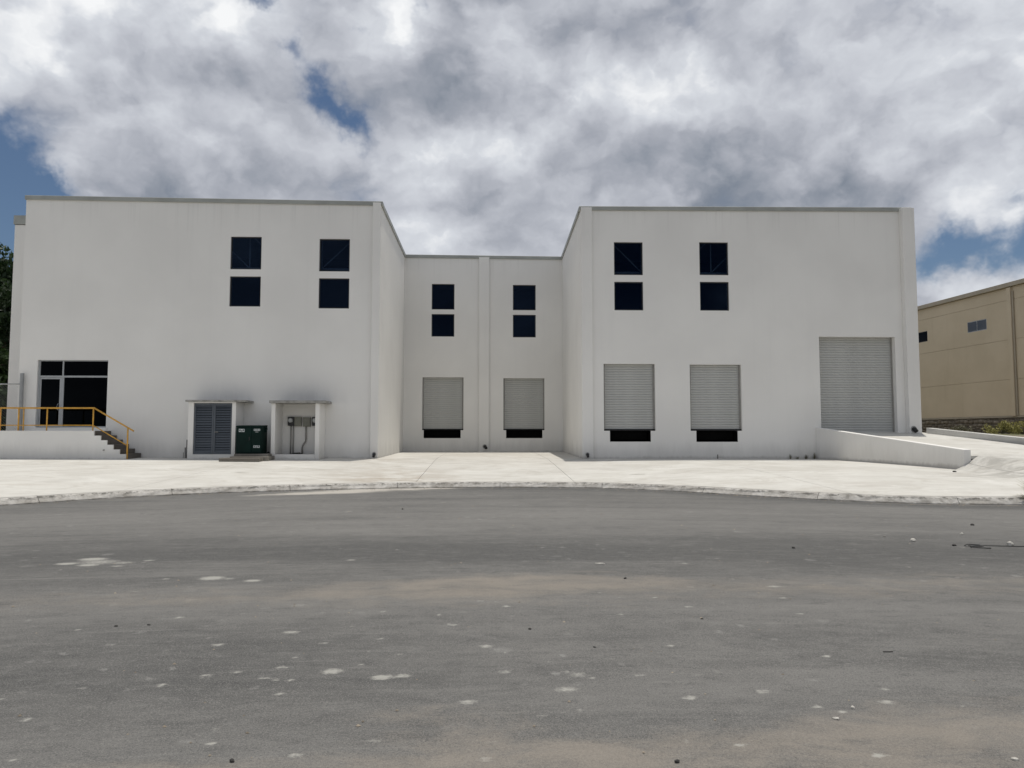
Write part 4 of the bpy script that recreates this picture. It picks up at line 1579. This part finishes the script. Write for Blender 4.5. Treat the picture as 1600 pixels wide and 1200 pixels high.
# ------------------------------------------------------------------ neighbour on the right
def neighbour():
    t = empty('neighbour_warehouse', (36, 52, 2.7), 'beige painted warehouse standing beyond the ramp on the right', 'building')
    dirv = Vector((-0.0591, 1.0, 0)).normalized()
    nrm = Vector((dirv.y, -dirv.x, 0))       # away from the camera side (to +x)
    org = Vector((39.15 - .0591 * 10, 10, 0))

    def P(s, o, z):
        q = org + dirv * s + nrm * o
        return (q.x, q.y, z)

    def blk(mb, s0, s1, o0, o1, z0, z1, z1b=None):
        zb = z1 if z1b is None else z1b
        mb.hexa([P(s0, o0, z0), P(s1, o0, z0), P(s1, o1, z0), P(s0, o1, z0), P(s0, o0, z1), P(s1, o0, z1), P(s1, o1, zb), P(s0, o1, zb)])
    mb = MB()
    blk(mb, 0, 82, .06, 30, .5, 11.6)
    mb.build('core_wall', M_BEIGE, t)
    post_s = 39.1
    edges = [post_s - 24, post_s - 12, post_s, post_s + 12, post_s + 24, post_s + 36]
    rows = [(2.74, 5.25), (5.25, 8.0), (8.0, 10.75), (10.75, 11.62)]
    wins = [(41.45, 43.40, 9.0, 9.79), (47.95, 50.2, 8.95, 9.79), (30.2, 32.2, 9.0, 9.79), (55.5, 57.5, 9.0, 9.79), (20.2, 22.2, 9.0, 9.79)]
    for a, b_ in zip(edges[:-1], edges[1:]):
        for k, (c, d_) in enumerate(rows):
            hs = [w for w in wins if a < w[0] < b_ and c < w[2] < d_]
            segs = []
            cur = a + .012
            for w in sorted(hs):
                segs += [(cur, w[0], c + .009, d_ - .009), (w[0], w[1], c + .009, w[2]), (w[0], w[1], w[3], d_ - .009)]
                cur = w[1]
            segs.append((cur, b_ - .012, c + .009, d_ - .009))
            mb = MB()
            for s0, s1, z0, z1 in segs:
                blk(mb, s0, s1, 0, .058, z0, z1)
            mb.build('wall_panel', M_BEIGE, t)
    for k, w in enumerate(wins):
        fr = MB()
        e = .05
        blk(fr, w[0], w[0] + e, .012, .055, w[2], w[3])
        blk(fr, w[1] - e, w[1], .012, .055, w[2], w[3])
        blk(fr, w[0] + e, w[1] - e, .012, .055, w[2], w[2] + e)
        blk(fr, w[0] + e, w[1] - e, .012, .055, w[3] - e, w[3])
        m_ = (w[0] + w[1]) / 2
        blk(fr, m_ - .02, m_ + .02, .013, .054, w[2] + e, w[3] - e)
        f = fr.build('window', M_ALU if k == 0 else M_DARKFR, t)
        for (s0, s1) in ((w[0] + e, m_ - .02), (m_ + .02, w[1] - e)):
            g = MB()
            blk(g, s0, s1, .03, .04, w[2] + e, w[3] - e)
            g.build('pane', M_BWIN if k == 0 else M_GLASSD, f)
    for s in edges:
        mb = MB()
        blk(mb, s - .14, s + .22, -.16, -.001, 2.72, 11.58)
        mb.build('post', M_BEIGE, t, bevel=.01)
        mb = MB()
        q = P(s - .24, -.07, 0)
        mb.tube([(q[0], q[1], 2.75), (q[0], q[1], 11.3)], .055, 10)
        mb.build('downpipe', M_BEIGET, t)
    mb = MB()
    blk(mb, -.3, 82.3, -.22, .6, 11.63, 11.93)
    mb.build('roof_trim', M_BEIGET, t, bevel=.015)
    mb = MB()
    blk(mb, -.1, 82.1, -.06, .05, 2.62, 2.735)
    mb.build('plinth_band', M_BEIGET, t)
    # field-stone retaining wall under it
    w = empty('stone_retaining_wall', (36, 52, 1.4), 'dark rough stone retaining wall below the beige warehouse', 'retaining wall')
    mb = MB()
    blk(mb, 0, 82, .03, .058, .3, 2.61)
    mb.build('mortar_backing', M_JOINT, w)
    V = []
    F = []
    T = []
    s = 14.0
    r = random.Random(5)
    z = 1.0
    while z < 2.55:
        hgt = r.uniform(.20, .34)
        s = 14 + r.random() * .3
        z1 = min(z + hgt, 2.6)
        while s < 81:
            ln = r.uniform(.25, .62)
            i = len(V)
            pr = r.uniform(.03, .12)
            g = .018
            c = [(s + g, z + g), (s + ln - g, z + g + r.uniform(-.02, .03)), (s + ln - g, z1 - g), (s + g, z1 - g + r.uniform(-.03, .02))]
            jz = r.uniform(-.07, .07)
            c = [(a, min(b_ + jz, 2.6)) for a, b_ in c]
            V += [P(a, .03, b_) for a, b_ in c]
            cc = [(a + (s + ln / 2 - a) * .28, b_ + ((z + z1) / 2 - b_) * .28) for a, b_ in c]
            V += [P(a, -pr + r.uniform(-.02, .02), b_) for a, b_ in cc]
            for f in ((4, 5, 6, 7), (0, 1, 5, 4), (1, 2, 6, 5), (2, 3, 7, 6), (3, 0, 4, 7)):
                F.append([i + k for k in f])
                T.append(pr * 6 + r.uniform(-.1, .2))
            s += ln
        z = z1
    o = arrays_mesh('facing_stones', V, F, M_RUBBLE, w, attrs=[('tone', 'FACE', T)])
    o['kind'] = 'stuff'


neighbour()


# ------------------------------------------------------------------ vegetation
def leaves(centres, radii, per, size, seed, flat=0.75, core=None):
    """leaf quads in clumps; returns verts, faces, tone"""
    r = np.random.default_rng(seed)
    V = []
    T = []
    for c, rad in zip(centres, radii):
        n = int(per * rad ** 2)
        d = r.normal(size=(n, 3))
        d /= np.linalg.norm(d, axis=1)[:, None]
        rr = rad * (0.35 + 0.65 * r.random(n) ** 0.5)
        p = np.asarray(c) + d * rr[:, None] * np.array([1, 1, flat])
        u = r.normal(size=(n, 3))
        u /= np.linalg.norm(u, axis=1)[:, None]
        w = np.cross(u, r.normal(size=(n, 3)))
        w /= np.linalg.norm(w, axis=1)[:, None]
        s = size * r.uniform(.6, 1.4, n)[:, None]
        V.append(np.stack([p - u * s, p + w * s * .45, p + u * s, p - w * s * .45], axis=1).reshape(-1, 3))
        T.append(np.clip(r.random() * .5 + r.random(n) * .5, 0, 1))
    V = np.concatenate(V)
    T = np.concatenate(T)
    F = np.arange(len(V)).reshape(-1, 4)
    return V, F, T


def tree(x, y, h, rad, seed, label, name='broadleaf_tree'):
    r = random.Random(seed)
    z0 = .5
    t = empty(name, (x, y, z0), label, 'tree', 'trees left of the white building')
    mb = MB()
    mb.tube([(x, y, z0 - .2), (x + .1, y, z0 + h * .2), (x - .1, y + .1, z0 + h * .5), (x, y, z0 + h * .8)], [.32, .26, .17, .06], 10)
    cs = []
    rs = []
    for k in range(130):
        a = r.uniform(0, 2 * math.pi)
        u = r.uniform(.10, 1.0)
        prof = math.sin(math.pi * min(1, u ** .75)) ** .6
        q = rad * prof * math.sqrt(r.uniform(.15, 1))
        c = (x + q * math.cos(a), y + q * math.sin(a), z0 + h * (.08 + .87 * u))
        cs.append(c)
        rs.append(r.uniform(.55, 1.15))
        if k % 5 == 0:
            zb = z0 + h * (.15 + .5 * u)
            mb.tube([(x, y, zb), tuple((Vector((x, y, zb)) + Vector(c)) / 2 + Vector((0, 0, .2))), c], [.10, .06, .02], 6)
    mb.build('trunk', M_BARK, t, smooth=True)
    V, F, T = leaves(cs, rs, 260, .17, seed)
    arrays_mesh('crown', V, F, M_TREE, t, attrs=[('tone', 'FACE', T)])


tree(-31.0, 45.0, 12.9, 5.2, 3, 'tall dark leafy tree showing at the left edge beside the building')
tree(-33.6, 52.0, 11.8, 5.0, 5, 'dark leafy tree farther back beyond the left fence')
tree(-27.6, 40.0, 6.2, 3.4, 9, 'lower bushy tree just behind the wire fence')


def bush(x, y, z, w, h, seed, m, label, group='bushes beside the ramp', name='bush', leaf=.075, per=600):
    r = random.Random(seed)
    t = empty(name, (x, y, z), label, 'bush', group)
    cs = []
    rs = []
    mb = MB()
    for k in range(16):
        a = r.uniform(0, 6.28)
        q = w * math.sqrt(r.random()) * .8
        c = (x + q * math.cos(a), y + q * math.sin(a) * .8, z + h * r.uniform(.2, .8))
        cs.append(c)
        rs.append(r.uniform(.22, .42) * h)
        mb.tube([(x + r.uniform(-.2, .2), y, z - .1), c], [.022, .008], 5)
    for k in range(10):
        a = r.uniform(0, 6.28)
        q = w * r.random()
        b0 = Vector((x + q * math.cos(a), y + q * math.sin(a), z + h * .5))
        mb.tube([b0, b0 + Vector((r.uniform(-.2, .2), 0, h * r.uniform(.4, .75)))], [.012, .004], 4)
    mb.build('stems', M_WEED, t)
    V, F, T = leaves(cs, rs, per, leaf, seed, .8)
    arrays_mesh('foliage', V, F, m, t, attrs=[('tone', 'FACE', T)])


bush(30.4, 42.5, 1.45, 1.2, .78, 21, M_BUSH, 'olive green bush nearest the end of the white building')
bush(32.5, 43.0, 1.45, 1.5, .88, 22, M_BUSH, 'olive green bush at the right edge of the view')
bush(28.7, 43.5, 1.40, .7, .62, 23, M_WEED, 'small dark scrub at the left end of the bushes')
bush(35.0, 42.0, 1.45, 1.5, 1.1, 24, M_BUSH, 'olive green bush farthest right beside the ramp')


def tuft(x, y, z, n, h, spread, m, seed, name, label, group=None):
    r = np.random.default_rng(seed)
    V = []
    F = []
    T = []
    for k in range(n):
        a = r.uniform(0, 2 * math.pi)
        d = np.array([math.cos(a), math.sin(a), 0])
        s = np.array([-d[1], d[0], 0]) * r.uniform(.004, .009)
        l = h * r.uniform(.5, 1.1)
        lean = spread * r.uniform(.2, 1.1)
        b = np.array([x, y, z]) + d * r.uniform(0, .05)
        p1 = b + d * lean * .45 + np.array([0, 0, l * .65])
        p2 = b + d * lean + np.array([0, 0, l * (.9 if r.random() > .3 else .55)])
        i = len(V)
        V += [b - s, b + s, p1 + s * .8, p1 - s * .8, p2 + s * .2, p2 - s * .2]
        F += [[i, i + 1, i + 2, i + 3], [i + 3, i + 2, i + 4, i + 5]]
        T += [r.random()] * 2
    o = arrays_mesh(name, V, F, m, attrs=[('tone', 'FACE', T)])
    tag(o, label, 'weed', group)
    return o


tuft(12.25, float(kerb_y(12.25)) + .22, .15, 220, .40, .32, M_DRY, 1, 'weed_tuft', 'dry straw coloured weed tuft growing behind the kerb at right')
tuft(12.05, float(kerb_y(12.05)) + .05, .06, 160, .20, .34, M_WEED, 2, 'weed_tuft', 'low grey green weed spilling over the kerb face at right')
WB = 'dead weeds along the foot of the right wing'
for k, (x, h, lab) in enumerate([(12.95, .26, 'dead weed against the white wall, leftmost of four'), (13.25, .16, 'smallest dead weed against the white wall'),
                                 (13.62, .24, 'dead weed with dark leaves beside the ramp wall'), (13.98, .34, 'tall dead stalk in the corner by the ramp wall')]):
    tuft(x, 30.9, .46, 22 if k != 2 else 40, h, .10, M_WEED, 30 + k, 'weed', lab, WB)
mb = MB()
mb.tube([(9.85, 30.96, .46), (9.85, 30.96, .66)], .015, 6)
tag(mb.build('rod', M_PVC), 'short dark metal rod stuck upright below the right dock doors', 'rod')


# ------------------------------------------------------------------ fence at the left corner
def fence():
    t = empty('wire_fence', (-23, 30.8, .6), 'grey chain link fence with a tall post at the left building corner', 'fence')
    y = 31.6
    mb = MB()
    mb.tube([(-19.0, 30.85, 1.66), (-19.0, 30.85, 4.02)], .075, 10)
    mb.build('post', M_FENCE, t)
    for x in (-22.6, -26.0):
        mb = MB()
        mb.tube([(x, y, .5), (x, y, 3.75)], .04, 8)
        mb.build('post', M_FENCE, t)
    for z in (3.60, .95):
        mb = MB()
        mb.tube([(-30, y, z), (-22, y, z), (-19.0, 30.85, z - .02)], .028, 6)
        mb.build('rail', M_FENCE, t)
    V = []
    F = []
    st = .11

    def bar(a, b_):
        i = len(V)
        w = .0025
        V.extend([(a[0] - w, a[1], a[2] - w), (a[0] + w, a[1], a[2] + w), (b_[0] + w, b_[1], b_[2] + w), (b_[0] - w, b_[1], b_[2] - w)])
        F.append((i, i + 1, i + 2, i + 3))
    H = 2.6
    x = -30 - H
    while x < -19.6:
        for sg in (1, -1):
            a = [x, .98]
            b_ = [x + H, .98 + H]
            x0, x1 = max(a[0], -30), min(b_[0], -19.4)
            if x1 > x0:
                z0 = .98 + (x0 - a[0])
                z1 = .98 + (x1 - a[0])
                if sg < 0:
                    z0, z1 = .98 + H - (x0 - a[0]), .98 + H - (x1 - a[0])
                bar((x0, y, z0), (x1, y, z1))
        x += st
    arrays_mesh('wire_mesh', V, F, M_FENCE, t)['kind'] = 'stuff'


fence()


# ------------------------------------------------------------------ loose stones, cable
def stone_mesh(seed, sx, sy, sz):
    bm = bmesh.new()
    bmesh.ops.create_icosphere(bm, subdivisions=2, radius=1)
    r = random.Random(seed)
    off = Vector((r.random() * 50, r.random() * 50, r.random() * 50))
    for v in bm.verts:
        n = mnoise.noise(v.co * 1.1 + off) * .35 + mnoise.noise(v.co * 2.6 + off) * .15
        v.co *= 1 + n
        v.co.x *= sx
        v.co.y *= sy
        v.co.z = max(v.co.z, -.55) * sz
    me = bpy.data.meshes.new('stone')
    bm.to_mesh(me)
    bm.free()
    return me


STG = 'loose stones on the asphalt'
STONES = [
    (6.29, 10.72, .052, .045, .042, M_STONEL, 'pale rounded stone on the asphalt left of the cable'),
    (7.49, 11.43, .035, .03, .026, M_STONEL, 'small white stone nearer the kerb than the cable'),
    (8.39, 12.51, .045, .04, .03, M_STONED, 'dark stone closest to the right kerb'),
    (6.62, 10.28, .05, .03, .026, M_STONED, 'dark flat stone lying just left of the cable end'),
    (7.45, 10.31, .062, .05, .052, M_STONEL, 'grey white stone touching the cable'),
    (4.26, 10.14, .030, .028, .024, M_STONED, 'black pebble midway between the two right dock doors and the camera'),
    (6.12, 11.19, .028, .024, .018, M_STONEM, 'grey pebble behind the pale rounded stone'),
    (1.54, 8.14, .024, .02, .014, M_STONED, 'black pebble on the sandy band'),
    (2.136, 4.31, .016, .015, .015, M_STONEL, 'small two toned pebble in the right foreground'),
    (1.966, 4.16, .026, .018, .012, M_STONEL, 'flat pale pebble in the right foreground sand'),
    (.368, 6.09, .018, .016, .014, M_STONED, 'dark pebble near the middle of the road'),
    (.819, 5.57, .018, .012, .009, M_STONED, 'flat dark chip right of the middle pebble'),
    (1.861, 6.36, .020, .014, .012, M_STONED, 'dark chip standing alone right of centre'),
    (-1.226, 3.74, .018, .015, .015, M_STONED, 'black pebble at the bottom edge on the left'),
    (-3.04, 6.31, .022, .016, .012, M_STONED, 'dark chip in the left foreground beside its pair'),
    (-2.79, 6.34, .022, .014, .012, M_STONED, 'dark chip in the left foreground, right one of a pair'),
    (-1.71, 15.5, .030, .025, .024, M_STONED, 'dark pebble on the road before the left recess door'),
    (2.595, 3.62, .02, .016, .012, M_STONEL, 'pale chip in the bottom right corner'),
    (.937, 3.66, .02, .014, .012, M_STONED, 'dark fleck of stone at the bottom edge right of centre'),
    (1.40, 9.05, .085, .022, .012, M_STONEL, 'long flat white chip of mortar on the asphalt'),
    (14.2, 21.9, .08, .06, .04, M_STONED, 'dark stone on the pale concrete before the ramp wall'),
]
for k, (x, y, sx, sy, sz, m, lab) in enumerate(STONES):
    sx, sy, sz = sx * .72, sy * .72, sz * .72
    me = stone_mesh(k + 3, sx, sy, sz)
    me.materials.append(m)
    o = link('stone', me)
    z = float(yard_z(x, y)) if y > 20 else 0.0
    o.location = (x, y, z + sz * .5)
    o.rotation_euler = (0, 0, random.uniform(-.6, .6))
    tag(o, lab, 'stone', STG)

mb = MB()
mb.tube([(2.90, 5.37, .006), (2.97, 5.37, .006)], .005, 6)
tag(mb.build('twig', M_STONED), 'short dark twig on the asphalt at right', 'twig')


def gravel():
    V = []
    F = []
    T = []
    r = random.Random(8)
    base = [Vector(c) for c in ((1, 0, 0), (-1, 0, 0), (0, 1, 0), (0, -1, 0), (0, 0, 1), (0, 0, -.4))]
    tri = [(0, 2, 4), (2, 1, 4), (1, 3, 4), (3, 0, 4)]
    for k in range(700):
        u = r.random()
        if u < .55:
            x = r.uniform(-11, 13)
            y = float(kerb_y(x)) - abs(r.gauss(0, .35)) - .03
        else:
            x = r.uniform(-7, 9)
            y = 3.4 + 14 * r.random() ** 1.7
            if y > kerb_y(x) - .1:
                continue
        s = r.uniform(.004, .010) * (1 + y * .05)
        i = len(V)
        for b in base:
            V.append((x + b.x * s * r.uniform(.7, 1.5), y + b.y * s * r.uniform(.7, 1.3), .002 + b.z * s * r.uniform(.5, 1.0)))
        tone = r.random()
        for t in tri:
            F.append([i + q for q in t])
            T.append(tone)
    o = arrays_mesh('gravel', V, F, M_RUBBLE, attrs=[('tone', 'FACE', T)])
    o['kind'] = 'stuff'
    o['label'] = 'fine loose grit scattered along the gutter and over the asphalt'


gravel()

mb = MB()
cp = []
for k in range(40):
    u = k / 39
    cp.append((6.78 + 5.2 * u, 10.22 - .10 * math.sin(u * 7) + .9 * u ** 2, .012 + .004 * math.sin(u * 31)))
mb.tube(cp, .006, 6)
mb.tube([(6.98, 10.19, .012), (6.80, 10.16, .016), (6.72, 10.08, .02), (6.80, 10.02, .015), (6.95, 9.99, .012)], .008, 6)
mb.tube([(6.98, 10.27, .013), (6.78, 10.24, .03), (6.70, 10.17, .022)], .007, 6)
tag(mb.build('cable', M_CABLE, smooth=True), 'thin black cable with a hooked end trailing over the asphalt', 'cable')

for me in bpy.data.meshes:
    for an in ('dust', 'splat'):
        pass
